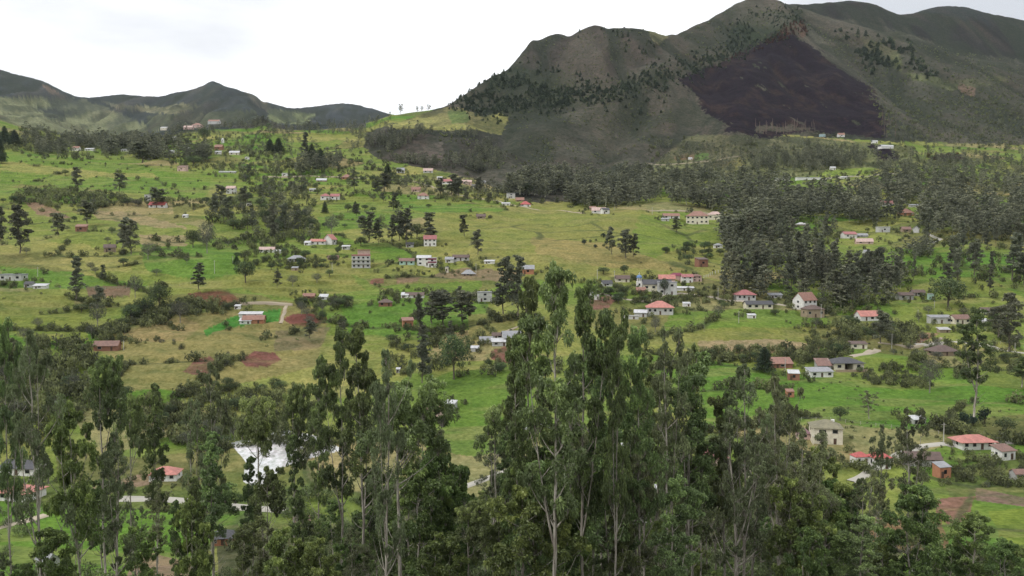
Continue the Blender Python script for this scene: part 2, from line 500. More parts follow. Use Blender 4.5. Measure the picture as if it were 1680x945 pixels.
MTN = [
    ([(600, 218), (640, 204), (700, 186), (730, 170), (740, 150), (800, 60), (860, -60), (1960, -60), (1960, 250), (1500, 232), (1440, 232), (1300, 222),
      (1130, 222), (1110, 240), (1068, 285), (1050, 330), (860, 332), (820, 312), (770, 292), (680, 272), (620, 262), (596, 240)], SHRUB, 5),
    ([(830, 150), (880, 60), (1000, 36), (1085, 50), (1090, 100), (980, 130), (880, 120)], (0.056, 0.049, 0.044), 8),
    ([(600, 230), (640, 208), (760, 212), (830, 222), (820, 262), (760, 275), (690, 272), (625, 258)], (0.046, 0.043, 0.038), 4),
    ([(695, 240), (725, 232), (730, 262), (700, 268)], (0.12, 0.10, 0.092), 4),
    ([(636, 206), (690, 188), (735, 176), (800, 182), (836, 192), (822, 220), (770, 212), (730, 216), (690, 210), (645, 213)], (0.215, 0.210, 0.078), 3),
    ([(735, 182), (765, 182), (770, 200), (740, 204)], (0.12, 0.19, 0.045), 3),
    ([(1046, 35), (1065, 37), (1096, 60), (1080, 75), (1064, 55)], (0.15, 0.155, 0.075), 2),
    # plantation floor
    ([(735, 158), (790, 128), (830, 112), (905, 116), (960, 140), (1040, 132), (1120, 108), (1190, 75), (1200, 45), (1240, 18), (1330, 12), (1305, 45),
      (1290, 62), (1200, 92), (1110, 128), (1060, 145), (1000, 168), (900, 178), (850, 182), (790, 190), (745, 172)], (0.032, 0.042, 0.027), 5),
    # lower slope farmland
    ([(1130, 222), (1225, 222), (1300, 224), (1440, 236), (1500, 240), (1500, 268), (1440, 280), (1300, 292), (1060, 300), (1075, 270), (1110, 238)], (0.12, 0.13, 0.062), 4),
    ([(1105, 258), (1130, 250), (1150, 255), (1140, 262), (1108, 264)], (0.27, 0.19, 0.11), 2),
    ([(1140, 253), (1160, 252), (1165, 262), (1138, 264)], (0.10, 0.20, 0.04), 2),
    ([(1178, 272), (1215, 258), (1225, 270), (1190, 290)], (0.22, 0.21, 0.08), 2),
    ([(1120, 278), (1140, 278), (1140, 295), (1120, 295)], (0.19, 0.19, 0.07), 2),
    ([(1360, 278), (1440, 274), (1430, 286), (1340, 290)], (0.16, 0.21, 0.05), 2),
    ([(1412, 62), (1440, 68), (1475, 84), (1482, 118), (1462, 112), (1440, 92), (1420, 78)], (0.100, 0.108, 0.055), 5),
    ([(1478, 118), (1515, 124), (1560, 132), (1640, 124), (1660, 132), (1620, 142), (1560, 150), (1500, 132)], (0.100, 0.108, 0.058), 5),
    ([(1575, 135), (1600, 145), (1595, 160), (1570, 148)], (0.15, 0.11, 0.085), 4),
    ([(1500, 262), (1560, 258), (1640, 262), (1600, 272), (1500, 270)], (0.13, 0.14, 0.06), 3),
    # burnt slope and its scorched rim
    ([(1248, 76), (1270, 62), (1292, 42), (1318, 38), (1326, 56), (1300, 68), (1270, 76)], (0.105, 0.040, 0.026), 4),
    ([(1100, 128), (1150, 114), (1200, 94), (1250, 73), (1280, 60), (1296, 48), (1312, 62), (1332, 75), (1362, 96), (1402, 126), (1426, 150), (1420, 162), (1448, 190),
      (1456, 214), (1452, 226), (1415, 222), (1380, 214), (1330, 214), (1290, 220), (1245, 224), (1222, 214), (1190, 213), (1165, 192), (1150, 168), (1140, 150), (1118, 138)], BURN, 10),
    ([(1425, 236), (1460, 244), (1482, 258), (1470, 268), (1440, 262)], BURN, 3),
    ([(1240, 204), (1275, 208), (1300, 206), (1340, 210), (1300, 216), (1240, 216)], (0.036, 0.028, 0.024), 6),
    ([(1520, 258), (1560, 250), (1590, 258), (1560, 266)], (0.07, 0.045, 0.04), 3),
]
MTN_BACK = [([(1230, -50), (1960, -50), (1960, 130), (1680, 98), (1586, 87), (1508, 60), (1428, 37), (1300, 20)], (0.024, 0.023, 0.024), 3)]
FARHILL = [
    ([(-400, 60), (700, 60), (700, 330), (-400, 330)], (0.046, 0.054, 0.060), 4),  # bluish ground tone: distance haze put into the colour
    ([(-20, 158), (30, 160), (85, 160), (140, 164), (200, 186), (260, 215), (100, 235), (-20, 220)], (0.165, 0.175, 0.10), 5),
    ([(70, 138), (90, 148), (112, 158), (100, 165), (80, 152)], (0.16, 0.12, 0.09), 3),
    ([(165, 166), (200, 172), (262, 176), (300, 170), (332, 174), (290, 188), (240, 184), (190, 176)], (0.19, 0.185, 0.11), 4),
    ([(60, 175), (100, 180), (110, 195), (85, 200)], (0.07, 0.08, 0.055), 3),
    ([(395, 144), (430, 165), (475, 196), (455, 196), (420, 172)], (0.14, 0.125, 0.09), 2),
    ([(440, 178), (520, 188), (500, 205), (440, 200)], (0.14, 0.16, 0.08), 3),
    ([(240, 190), (420, 180), (430, 205), (240, 215)], (0.085, 0.095, 0.06), 3),
]
def inside(pu, pv, poly):
    r = np.zeros(pu.shape, bool)
    n = len(poly)
    for i in range(n):
        x1, y1 = poly[i]
        x2, y2 = poly[(i + 1) % n]
        if y1 == y2:
            continue
        c = ((y1 > pv) != (y2 > pv)) & (pu < (x2 - x1) * (pv - y1) / (y2 - y1) + x1)
        r ^= c
    return r

def cells(x, y, seed):
    """nearest and second nearest jittered cell points: cell number, distance to the border"""
    ix, iy = np.floor(x), np.floor(y)
    f1 = np.full(x.shape, 9.0)
    f2 = np.full(x.shape, 9.0)
    cid = np.zeros(x.shape)
    for a in (-1, 0, 1):
        for b in (-1, 0, 1):
            cx, cyy = ix + a, iy + b
            jx = vnoise(cx + .001, cyy + .001, seed)
            jy = vnoise(cx + .001, cyy + .001, seed + 5)
            d = np.hypot(cx + jx - x, cyy + jy - y)
            k = vnoise(cx + .001, cyy + .001, seed + 9)
            near = d < f1
            f2 = np.where(near, f1, np.minimum(f2, d))
            cid = np.where(near, k, cid)
            f1 = np.where(near, d, f1)
    return cid, f2 - f1

def parcels(x, y):
    wx = x + 26 * (fbm(x / 60, y / 60, 31, 2) - 0.5)
    wy = y + 22 * (fbm(x / 50, y / 50, 33, 2) - 0.5)
    return cells(wx / 62.0, wy / 44.0, 55)

def land_colour(x, y, z):
    u, v = project(x, y, z)
    n = len(x)
    col = np.zeros((n, 3))
    c1 = fbm(x / 75, y / 50, 60, 3)[:, None]
    col[:] = np.array(GM) * (1 - sstep(.5, .62, c1)) + np.array(GY) * sstep(.5, .62, c1)
    w = 1 - sstep(.38, .5, c1)
    col = col * (1 - w) + np.array(GB) * w
    cid, edge = parcels(x, y)
    pal = np.array([GB, (0.115, 0.19, 0.033), GM, GY, (0.17, 0.195, 0.05), OLIVE, TAN, (0.10, 0.18, 0.03)])
    pc = pal[np.minimum((cid * 8).astype(int), 7)]
    col = col * 0.35 + pc * 0.65
    rough = np.zeros(n)           # 1 = scrub, 0 = grass
    wu = u + (fbm(x / 14, y / 14, 81, 3) - 0.5) * 9
    wv = v + (fbm(x / 14, y / 14, 83, 3) - 0.5) * 5
    r = np.hypot(x, y)
    farm = (y < 1290)
    leftfar = (y > 1560) & (u < 640)
    mtn = (y >= 760) & ~leftfar
    back = (y > 2200) & (u > 1250)
    def paint(lst, mask, rg, jit=None):
        for poly, c, soft in lst:
            p = np.array(poly)
            m = mask & (wu > p[:, 0].min() - 2) & (wu < p[:, 0].max() + 2) & (wv > p[:, 1].min() - 2) & (wv < p[:, 1].max() + 2)
            idx = np.nonzero(m)[0]
            if not len(idx):
                continue
            s = soft / 6.0
            uu = wu[idx] + (fbm(x[idx] / 5, y[idx] / 5, 91, 2) - .5) * 7 * s
            vv = wv[idx] + (fbm(x[idx] / 5, y[idx] / 5, 93, 2) - .5) * 4 * s
            if c is BURN:
                uu = uu + (fbm(x[idx] / 55, y[idx] / 80, 141, 4, 0.6) - .5) * 44 + (vnoise(x[idx] / 2.5, y[idx] / 4, 143) - .5) * 9
                vv = vv + (fbm(x[idx] / 60, y[idx] / 90, 145, 4, 0.6) - .5) * 26 + (vnoise(x[idx] / 2.5, y[idx] / 4, 147) - .5) * 6
                keep_ = inside(uu, vv, poly) & (fbm(x[idx] / 18, y[idx] / 60, 149, 4, 0.65) < 0.76)
                k = idx[keep_]
                col[k] = np.array(c)
                rough[k] = 1.0
                continue
            k = idx[inside(uu, vv, poly)]
            var = (0.18 if soft > 3 else 0.0) if rg == 0.0 else 0.0
            base = np.array(c)
            col[k] = base * (1 - var) + col[k] * var if var else base
            if rg is not None:
                rough[k] = rg
    paint(PATCHES, farm, 0.0)
    # rank growth along the field borders
    e = (1 - sstep(0.02, 0.07, edge + 0.05 * (fbm(x / 9, y / 9, 95, 2) - 0.5))) * (y < 1290) * (y > 210)
    e *= sstep(0.42, 0.55, fbm(x / 45, y / 45, 97, 2))
    e *= 1 - sstep(0, 1, inside(u, v, [(335, 542), (392, 514), (462, 506), (456, 528), (400, 532), (338, 550)]).astype(float))
    col = col * (1 - e[:, None] * .75) + np.array((0.06, 0.075, 0.035)) * e[:, None] * .75
    # thin pale bands and worn spots in the pasture
    b = sstep(0.56, 0.7, fbm(x / 30, y / 8, 101, 3)) * (y < 1290) * 0.30
    col = col * (1 - b[:, None]) + np.array((0.26, 0.225, 0.10)) * b[:, None]
    b = sstep(0.62, 0.70, fbm(x / 11, y / 6, 103, 3)) * (y < 1290) * 0.3
    col = col * (1 - b[:, None]) + np.array((0.06, 0.10, 0.03)) * b[:, None]
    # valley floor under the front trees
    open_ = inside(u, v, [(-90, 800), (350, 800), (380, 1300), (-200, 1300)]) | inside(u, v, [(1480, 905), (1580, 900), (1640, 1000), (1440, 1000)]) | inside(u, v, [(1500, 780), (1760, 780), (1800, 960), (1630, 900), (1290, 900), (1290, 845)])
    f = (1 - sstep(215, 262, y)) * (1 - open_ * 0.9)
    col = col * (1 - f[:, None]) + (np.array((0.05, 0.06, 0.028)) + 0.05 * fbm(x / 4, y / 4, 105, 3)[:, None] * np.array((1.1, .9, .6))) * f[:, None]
    paint(MTN, mtn, 1.0)
    paint(MTN_BACK, back, 1.0)
    paint(FARHILL, leftfar | ((y > 1290) & (u < 600)), 0.6)
    # the mountain's own mottling: dry gullies, patches of heath and rock
    m = (rough > 0.5)
    lum = col.mean(axis=1)
    k = m & (lum > 0.018)
    t = fbm(x[k] / 45, y[k] / 60, 111, 5, 0.6)[:, None]
    col[k] = col[k] * (0.30 + 1.35 * t)
    t = sstep(.5, .66, fbm(x[k] / 130, y[k] / 240, 113, 4))[:, None] * 0.45
    col[k] = col[k] * (1 - t) + np.array((0.082, 0.066, 0.056)) * t
    t = sstep(.52, .62, fbm(x[k] / 42, y[k] / 80, 115, 3))[:, None] * 0.55
    col[k] = col[k] * (1 - t) + np.array((0.030, 0.038, 0.025)) * t
    # heath is green and rank in the gullies, thin and stony on the ribs between
    far_ = m & (lum > 0.018) & (lum < 0.095) & (y > 1150)
    ga, gb = gullies(x[far_], y[far_])
    lo_ = ((1 - sstep(0.04, 0.22, ga)) * 0.75 + (1 - sstep(0.05, 0.25, gb)) * 0.35)[:, None]
    lo_ = np.clip(lo_, 0, 0.8)
    col[far_] = col[far_] * (1 - lo_) + np.array((0.028, 0.034, 0.025)) * lo_
    hi_ = (sstep(0.34, 0.6, ga) * 0.45 + sstep(0.5, 0.8, gb) * 0.2)[:, None]
    col[far_] = col[far_] * (1 - hi_) + np.array((0.105, 0.092, 0.075)) * hi_
    k = m & (lum <= 0.018)
    t = sstep(.50, .72, fbm(x[k] / 20, y[k] / 34, 117, 5, 0.65))[:, None] * 0.6
    col[k] = col[k] * (1 - t) + np.array((0.042, 0.027, 0.024)) * t
    k = (y > 2250)  # far ground: patches of haze blue mixed into the colour
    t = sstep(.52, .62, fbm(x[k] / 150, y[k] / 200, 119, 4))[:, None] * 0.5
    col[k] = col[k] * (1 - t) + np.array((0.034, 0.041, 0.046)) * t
    # pale quarried bank
    q = inside(wu, wv, [(376, 727), (470, 706), (510, 712), (565, 738), (510, 752), (470, 765), (425, 802), (398, 792), (402, 757)]) & (y < 420)
    t = fbm(x[q] / 3, y[q] / 9, 121, 4)[:, None] * 0.9
    col[q] = np.array((0.60, 0.60, 0.62)) * (1 - sstep(.52, .66, t)) + np.array((0.42, 0.41, 0.42)) * sstep(.52, .66, t)
    return np.clip(col, 0.004, 0.8), rough

LAND = bpy.data.materials.new('land')
def build_land():
    m = LAND
    m.use_nodes = True
    t = m.node_tree
    b = t.nodes['Principled BSDF']
    at = add(t, 'ShaderNodeAttribute', attribute_name='land')
    rg = add(t, 'ShaderNodeAttribute', attribute_name='scrub')
    geo = add(t, 'ShaderNodeNewGeometry')
    P = geo.outputs['Position']
    n1 = noise(t, 0.55, 5, P, 0.65)
    n2 = noise(t, 0.09, 4, P, 0.6)
    n3 = noise(t, 2.4, 3, P, 0.6)
    c = mixc(t, 1.0, at.outputs['Color'], ramp(t, n1, 0.30, 0.72, (0.60, 0.64, 0.56), (1.38, 1.34, 1.42)), 'MULTIPLY')
    c = mixc(t, 1.0, c, ramp(t, n2, 0.34, 0.68, (0.80, 0.86, 0.82), (1.2, 1.14, 1.12)), 'MULTIPLY')
    # scrub: clumps of bushes with darker leaves between the dry heath
    vo = add(t, 'ShaderNodeTexVoronoi', feature='F1')
    vo.inputs['Scale'].default_value = 0.22
    t.links.new(P, vo.inputs['Vector'])
    sc = ramp(t, vo.outputs['Distance'], 0.10, 0.75, (0.55, 0.62, 0.55), (1.16, 1.12, 1.12))
    c2 = mixc(t, 1.0, c, sc, 'MULTIPLY')
    c = mixc(t, rg.outputs['Fac'], c, c2)
    t.links.new(c, b.inputs['Base Color'])
    b.inputs['Roughness'].default_value = 0.95
    b.inputs['Specular IOR Level'].default_value = 0.05
    bp = add(t, 'ShaderNodeBump')
    bp.inputs['Strength'].default_value = 0.6
    bp.inputs['Distance'].default_value = 0.8
    t.links.new(n1, bp.inputs['Height'])
    t.links.new(bp.outputs[0], b.inputs['Normal'])
    # grid: fine inside the view, coarse around it
    a_in = np.arctan(np.linspace(-880, 880, 1180) / FPX)
    a_l = np.linspace(-math.pi, a_in[0], 150)[:-1]
    a_r = np.linspace(a_in[-1], math.pi, 150)[1:]
    A = np.concatenate([a_l, a_in, a_r])
    R = np.concatenate([[2.0, 6.0, 9.0], np.exp(np.linspace(math.log(12), math.log(200), 130))[:-1],
                        np.exp(np.linspace(math.log(200), math.log(2600), 900)), np.exp(np.linspace(math.log(2600), math.log(9500), 150))[1:]])
    AA, RR = np.meshgrid(A, R, indexing='ij')
    # inside the view the rings follow depth, not radius, so rows of the grid stay level
    W = 1 - sstep(0.56, 0.9, np.abs(AA))
    RRR = RR * (W / np.cos(np.clip(AA, -0.9, 0.9)) + (1 - W))
    X, Y = np.sin(AA) * RRR, np.cos(AA) * RRR
    x, y = X.ravel(), Y.ravel()
    z = ground(x, y)
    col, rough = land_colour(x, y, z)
    na, nr = AA.shape
    i, j = np.meshgrid(np.arange(na - 1), np.arange(nr - 1), indexing='ij')
    i, j = i.ravel(), j.ravel()
    a = i * nr + j
    F = np.stack([a, a + 1, a + nr + 1, a + nr], axis=1)
    me = np_mesh('terrain', np.stack([x, y, z], 1), F[:, ::-1], smooth=True)
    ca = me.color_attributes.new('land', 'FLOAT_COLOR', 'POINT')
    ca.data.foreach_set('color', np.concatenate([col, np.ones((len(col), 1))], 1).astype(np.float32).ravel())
    ra = me.attributes.new('scrub', 'FLOAT', 'POINT')
    ra.data.foreach_set('value', rough.astype(np.float32))
    o = link('terrain', me, m)
    tag(o, kind='structure')
    return o
# ------------------------------------------------------------------ plants
def leaf_mat(name, dark, mid, light, rough=0.5):
    m, t, b = new_mat(name)
    at = add(t, 'ShaderNodeAttribute', attribute_name='tint')
    oi = add(t, 'ShaderNodeObjectInfo')
    r = add(t, 'ShaderNodeValToRGB')
    r.color_ramp.elements[0].position = 0.15
    r.color_ramp.elements[0].color = (*dark, 1)
    r.color_ramp.elements[1].position = 0.95
    r.color_ramp.elements[1].color = (*light, 1)
    e = r.color_ramp.elements.new(0.6)
    e.color = (*mid, 1)
    t.links.new(at.outputs['Fac'], r.inputs['Fac'])
    hs = add(t, 'ShaderNodeHueSaturation')
    mr = add(t, 'ShaderNodeMapRange')
    t.links.new(oi.outputs['Random'], mr.inputs['Value'])
    mr.inputs['To Min'].default_value = 0.70
    mr.inputs['To Max'].default_value = 1.32
    t.links.new(mr.outputs[0], hs.inputs['Value'])
    ml = add(t, 'ShaderNodeMath', operation='MULTIPLY_ADD')
    fr = add(t, 'ShaderNodeMath', operation='FRACT')
    m7 = add(t, 'ShaderNodeMath', operation='MULTIPLY')
    t.links.new(oi.outputs['Random'], m7.inputs[0])
    m7.inputs[1].default_value = 7.31
    t.links.new(m7.outputs[0], fr.inputs[0])
    t.links.new(fr.outputs[0], ml.inputs[0])
    ml.inputs[1].default_value = 0.045
    ml.inputs[2].default_value = 0.475
    t.links.new(ml.outputs[0], hs.inputs['Hue'])
    t.links.new(r.outputs['Color'], hs.inputs['Color'])
    t.links.new(hs.outputs[0], b.inputs['Base Color'])
    b.inputs['Roughness'].default_value = rough
    b.inputs['Specular IOR Level'].default_value = 0.45
    tr = add(t, 'ShaderNodeBsdfTranslucent')
    t.links.new(hs.outputs[0], tr.inputs['Color'])
    ms = add(t, 'ShaderNodeMixShader')
    ms.inputs[0].default_value = 0.33
    t.links.new(b.outputs[0], ms.inputs[1])
    t.links.new(tr.outputs[0], ms.inputs[2])
    t.links.new(ms.outputs[0], t.nodes['Material Output'].inputs['Surface'])
    return m

LM = {
    'euc': leaf_mat('eucalyptus_leaves', (0.094, 0.123, 0.056), (0.18, 0.237, 0.094), (0.39, 0.499, 0.172), 0.45),
    'euclight': leaf_mat('young_eucalyptus_leaves', (0.082, 0.118, 0.042), (0.155, 0.215, 0.070), (0.31, 0.40, 0.12), 0.45),
    'eucbrown': leaf_mat('dry_eucalyptus_leaves', (0.101, 0.115, 0.062), (0.164, 0.19, 0.098), (0.265, 0.315, 0.15), 0.5),
    'far': leaf_mat('far_tree_leaves', (0.092, 0.102, 0.072), (0.172, 0.184, 0.128), (0.29, 0.30, 0.20), 0.6),
    'broad': leaf_mat('broad_leaves', (0.036, 0.060, 0.028), (0.082, 0.122, 0.050), (0.16, 0.22, 0.08), 0.55),
    'bush': leaf_mat('bush_leaves', (0.060, 0.074, 0.036), (0.115, 0.142, 0.062), (0.20, 0.245, 0.10), 0.6),
    'grey': leaf_mat('grey_bush_leaves', (0.070, 0.078, 0.055), (0.11, 0.118, 0.082), (0.165, 0.175, 0.125), 0.6),
    'blue': leaf_mat('blue_green_leaves', (0.032, 0.055, 0.038), (0.055, 0.090, 0.065), (0.095, 0.145, 0.105), 0.5),
    'pine': leaf_mat('pine_needles', (0.024, 0.040, 0.025), (0.044, 0.066, 0.038), (0.078, 0.106, 0.056), 0.6),
}
def bark_mat(name, c0, c1):
    m, t, b = new_mat(name)
    g = add(t, 'ShaderNodeTexCoord')
    mpn = add(t, 'ShaderNodeMapping')
    mpn.inputs['Scale'].default_value = (5, 5, 0.7)
    t.links.new(g.outputs['Object'], mpn.inputs['Vector'])
    n = noise(t, 1.0, 4, mpn.outputs[0], 0.65)
    t.links.new(ramp(t, n, 0.35, 0.66, c0, c1), b.inputs['Base Color'])
    b.inputs['Roughness'].default_value = 0.85
    return m
BARK = bark_mat('peeling_bark', (0.13, 0.105, 0.085), (0.46, 0.43, 0.37))
BARKD = bark_mat('dark_bark', (0.06, 0.048, 0.036), (0.16, 0.135, 0.105))
BARKW = bark_mat('dead_wood', (0.16, 0.145, 0.12), (0.36, 0.34, 0.30))

class Tubes:
    def __init__(s):
        s.v, s.f, s.n = [], [], 0
    def add(s, pts, rad, sides=6):
        pts = np.asarray(pts, float)
        k = len(pts)
        d = np.gradient(pts, axis=0)
        d /= np.linalg.norm(d, axis=1)[:, None] + 1e-9
        ref = np.where(np.abs(d[:, 2:3]) > 0.9, np.array([[1., 0, 0]]), np.array([[0, 0, 1.]]))
        a = np.cross(d, ref)
        a /= np.linalg.norm(a, axis=1)[:, None] + 1e-9
        b = np.cross(d, a)
        th = np.linspace(0, 2 * math.pi, sides, endpoint=False)
        ring = a[:, None] * np.cos(th)[None, :, None] + b[:, None] * np.sin(th)[None, :, None]
        V = pts[:, None] + ring * np.asarray(rad, float)[:, None, None]
        i, j = np.meshgrid(np.arange(k - 1), np.arange(sides), indexing='ij')
        j2 = (j + 1) % sides
        F = np.stack([i * sides + j, i * sides + j2, (i + 1) * sides + j2, (i + 1) * sides + j], -1).reshape(-1, 4) + s.n
        s.v.append(V.reshape(-1, 3))
        s.f.append(F)
        s.n += k * sides
    def mesh(s, name):
        return np_mesh(name, np.concatenate(s.v), np.concatenate(s.f), True)

class Leaves:
    """leaf-shaped quads round the ends of twigs"""
    def __init__(s, rs):
        s.rs, s.c, s.d, s.L, s.t = rs, [], [], [], []
    def clump(s, c, rad, n, L, tint, droop=0.9, flat=0.75, wind=(0.25, 0, 0)):
        rs = s.rs
        p = rs.normal(size=(n, 3))
        p /= np.linalg.norm(p, axis=1)[:, None]
        q = rs.uniform(0.35, 1.0, (n, 1)) ** 0.6
        off = p * q * np.array([1, 1, flat]) * rad
        d = p * 0.9 + rs.normal(size=(n, 3)) * 0.45 + np.array([wind[0], wind[1], -droop])
        d /= np.linalg.norm(d, axis=1)[:, None]
        s.c.append(np.asarray(c) + off)
        s.d.append(d)
        s.L.append(L * rs.uniform(0.65, 1.35, n))
        s.t.append(np.clip(tint + 0.10 * off[:, 2] / rad + rs.normal(size=n) * 0.13, 0, 1))  # clump tops paler: young leaves, with light from above put into the tint
    def arrays(s, ratio=0.34):
        c, d, L, t = np.concatenate(s.c), np.concatenate(s.d), np.concatenate(s.L), np.concatenate(s.t)
        n = len(c)
        w = np.cross(d, s.rs.normal(size=(n, 3)))
        w /= np.linalg.norm(w, axis=1)[:, None] + 1e-9
        h = d * L[:, None] * 0.5
        w = w * (L * ratio * 0.5)[:, None]
        bend = np.array([0, 0, -1.0]) * (L * 0.08)[:, None]
        V = np.stack([c - h, c + w + bend * -1, c + h + bend, c - w + bend * -1], 1).reshape(-1, 3)
        F = np.arange(4 * n, dtype=np.int32).reshape(-1, 4)
        return V, F, np.repeat(t, 4)
    def mesh(s, name, ratio=0.34):
        V, F, T = s.arrays(ratio)
        me = np_mesh(name, V, F)
        a = me.attributes.new('tint', 'FLOAT', 'POINT')
        a.data.foreach_set('value', T.astype(np.float32))
        return me

def bez(p0, p1, p2, n=6):
    t = np.linspace(0, 1, n)[:, None]
    return (1 - t) ** 2 * np.asarray(p0) + 2 * t * (1 - t) * np.asarray(p1) + t * t * np.asarray(p2)

WIND = np.array([0.9, 0.15, 0])
def euc(seed, H=30.0, base=0.42, spread=3.6, nb=26, shape='plume', leafL=0.42, per=130, forks=1, r0=0.30, dead=5, droop=0.35, sides=7, gap=0.0, csz=1.0):
    """eucalyptus: bare leaning trunk, steep limbs, foliage in separate drooping plumes at the limb ends"""
    rs = np.random.RandomState(seed)
    T, Lf = Tubes(), Leaves(rs)
    lean = rs.uniform(-0.03, 0.03, 2) * H
    k = 12
    zz = np.linspace(-1.5, H, k)
    wob = np.cumsum(rs.normal(size=(k, 2)) * 0.12, axis=0)
    tx = lean[0] * (zz / H) ** 1.5 + wob[:, 0]
    ty = lean[1] * (zz / H) ** 1.5 + wob[:, 1]
    main = np.stack([tx, ty, zz], 1)
    rad = r0 * np.clip(1.06 - (zz / H), 0.03, 1) ** 0.8
    rad[0] *= 1.25
    T.add(main, rad, sides)
    leaders = [(main, rad, base, 1.0)]
    for f in range(forks):
        h0 = rs.uniform(base * 0.65, base * 1.25) * H
        i = np.searchsorted(zz, h0)
        i = min(max(i, 1), k - 2)
        p0 = main[i]
        ang = rs.uniform(0, 2 * math.pi)
        top = p0 + np.array([math.cos(ang), math.sin(ang), 0]) * spread * rs.uniform(0.45, 0.8) + np.array([0, 0, (H - p0[2]) * rs.uniform(0.72, 0.95)])
        path = bez(p0, p0 + np.array([math.cos(ang) * spread * 0.45, math.sin(ang) * spread * 0.45, (top[2] - p0[2]) * 0.35]), top, 9)
        rr = np.linspace(rad[i] * 0.72, 0.03, 9)
        T.add(path, rr, max(sides - 1, 4))
        leaders.append((path, rr, max(base, (p0[2] + 1.5) / H), 0.85))
    for li, (path, rr, bs, sc) in enumerate(leaders):
        m = int(nb / len(leaders) * (1.15 if li == 0 else 0.9))
        for q in range(m):
            f = (q + rs.uniform(0, 1)) / m
            h = (bs + (0.985 - bs) * f) * H
            h = min(h, path[-1, 2] - 0.2)
            x0 = np.array([np.interp(h, path[:, 2], path[:, 0]), np.interp(h, path[:, 2], path[:, 1]), h])
            if shape == 'plume':
                pr = (0.45 + 0.9 * math.sin(math.pi * min(f * 0.86 + 0.16, 1))) * (1 - f * 0.45)
            elif shape == 'umbrella':
                pr = 1.0 - 0.55 * f * f
            elif shape == 'slim':
                pr = 0.75 + 0.4 * math.sin(math.pi * f) - 0.35 * f
            elif shape == 'round':
                pr = math.sqrt(max(1 - (2 * f - 0.85) ** 2 * 0.8, 0.1))
            else:
                pr = 0.7 + rs.uniform(-0.3, 0.4)
            ln = spread * pr * rs.uniform(0.6, 1.15) * sc
            ang = q * 2.399 + rs.uniform(-0.6, 0.6)
            el = rs.uniform(0.45, 1.1) if shape != 'umbrella' else rs.uniform(0.3, 1.0)
            dr = np.array([math.cos(ang) * math.cos(el), math.sin(ang) * math.cos(el), math.sin(el)])
            end = x0 + dr * ln + WIND * ln * 0.18
            mid = x0 + dr * ln * 0.5 + np.array([0, 0, -0.12 * ln])
            bp_ = bez(x0, mid, end, 6)
            r1 = max(0.035, np.interp(h, path[:, 2], rr) * 0.45)
            T.add(bp_, np.linspace(r1, 0.015, 6), 4)
            if rs.uniform() < gap:
                continue
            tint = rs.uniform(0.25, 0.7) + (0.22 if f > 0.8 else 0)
            ncl = 2 + int(ln / 1.3)
            for c in range(ncl):
                tt = 1.0 - 0.62 * c / max(ncl, 1)
                pc = bp_[0] * 0 + np.array([np.interp(tt, np.linspace(0, 1, 6), bp_[:, j]) for j in range(3)])
                side = rs.normal(size=3) * np.array([0.5, 0.5, 0.25]) * (0.5 if c == 0 else 0.9)
                cr = rs.uniform(0.65, 1.25) * (spread / 3.6) ** 0.5 * csz
                if c:
                    T.add(np.array([pc, pc + side * 0.6, pc + side]), [0.03, 0.02, 0.012], 3)
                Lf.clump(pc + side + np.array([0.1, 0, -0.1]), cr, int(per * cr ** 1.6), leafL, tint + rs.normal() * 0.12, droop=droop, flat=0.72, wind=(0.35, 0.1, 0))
        for c in range(4):
            Lf.clump(path[-1] + rs.normal(size=3) * np.array([0.4, 0.4, 0.5]) - np.array([0, 0, 0.35 * c]), 0.7 * csz, int(per * 0.8), leafL, rs.uniform(0.5, 0.85), droop=droop, wind=(0.5, 0.1, 0))
    for q in range(dead):
        h = rs.uniform(0.2, max(base, 0.3)) * H
        x0 = np.array([np.interp(h, zz, tx), np.interp(h, zz, ty), h])
        ang = rs.uniform(0, 6.28)
        ln = rs.uniform(1.2, 3.4)
        e = x0 + np.array([math.cos(ang), math.sin(ang), 0.7]) * ln
        T.add(bez(x0, x0 + np.array([math.cos(ang), math.sin(ang), 0.1]) * ln * 0.5, e, 5), [0.07, 0.055, 0.04, 0.025, 0.01], 4)
    return T, Lf

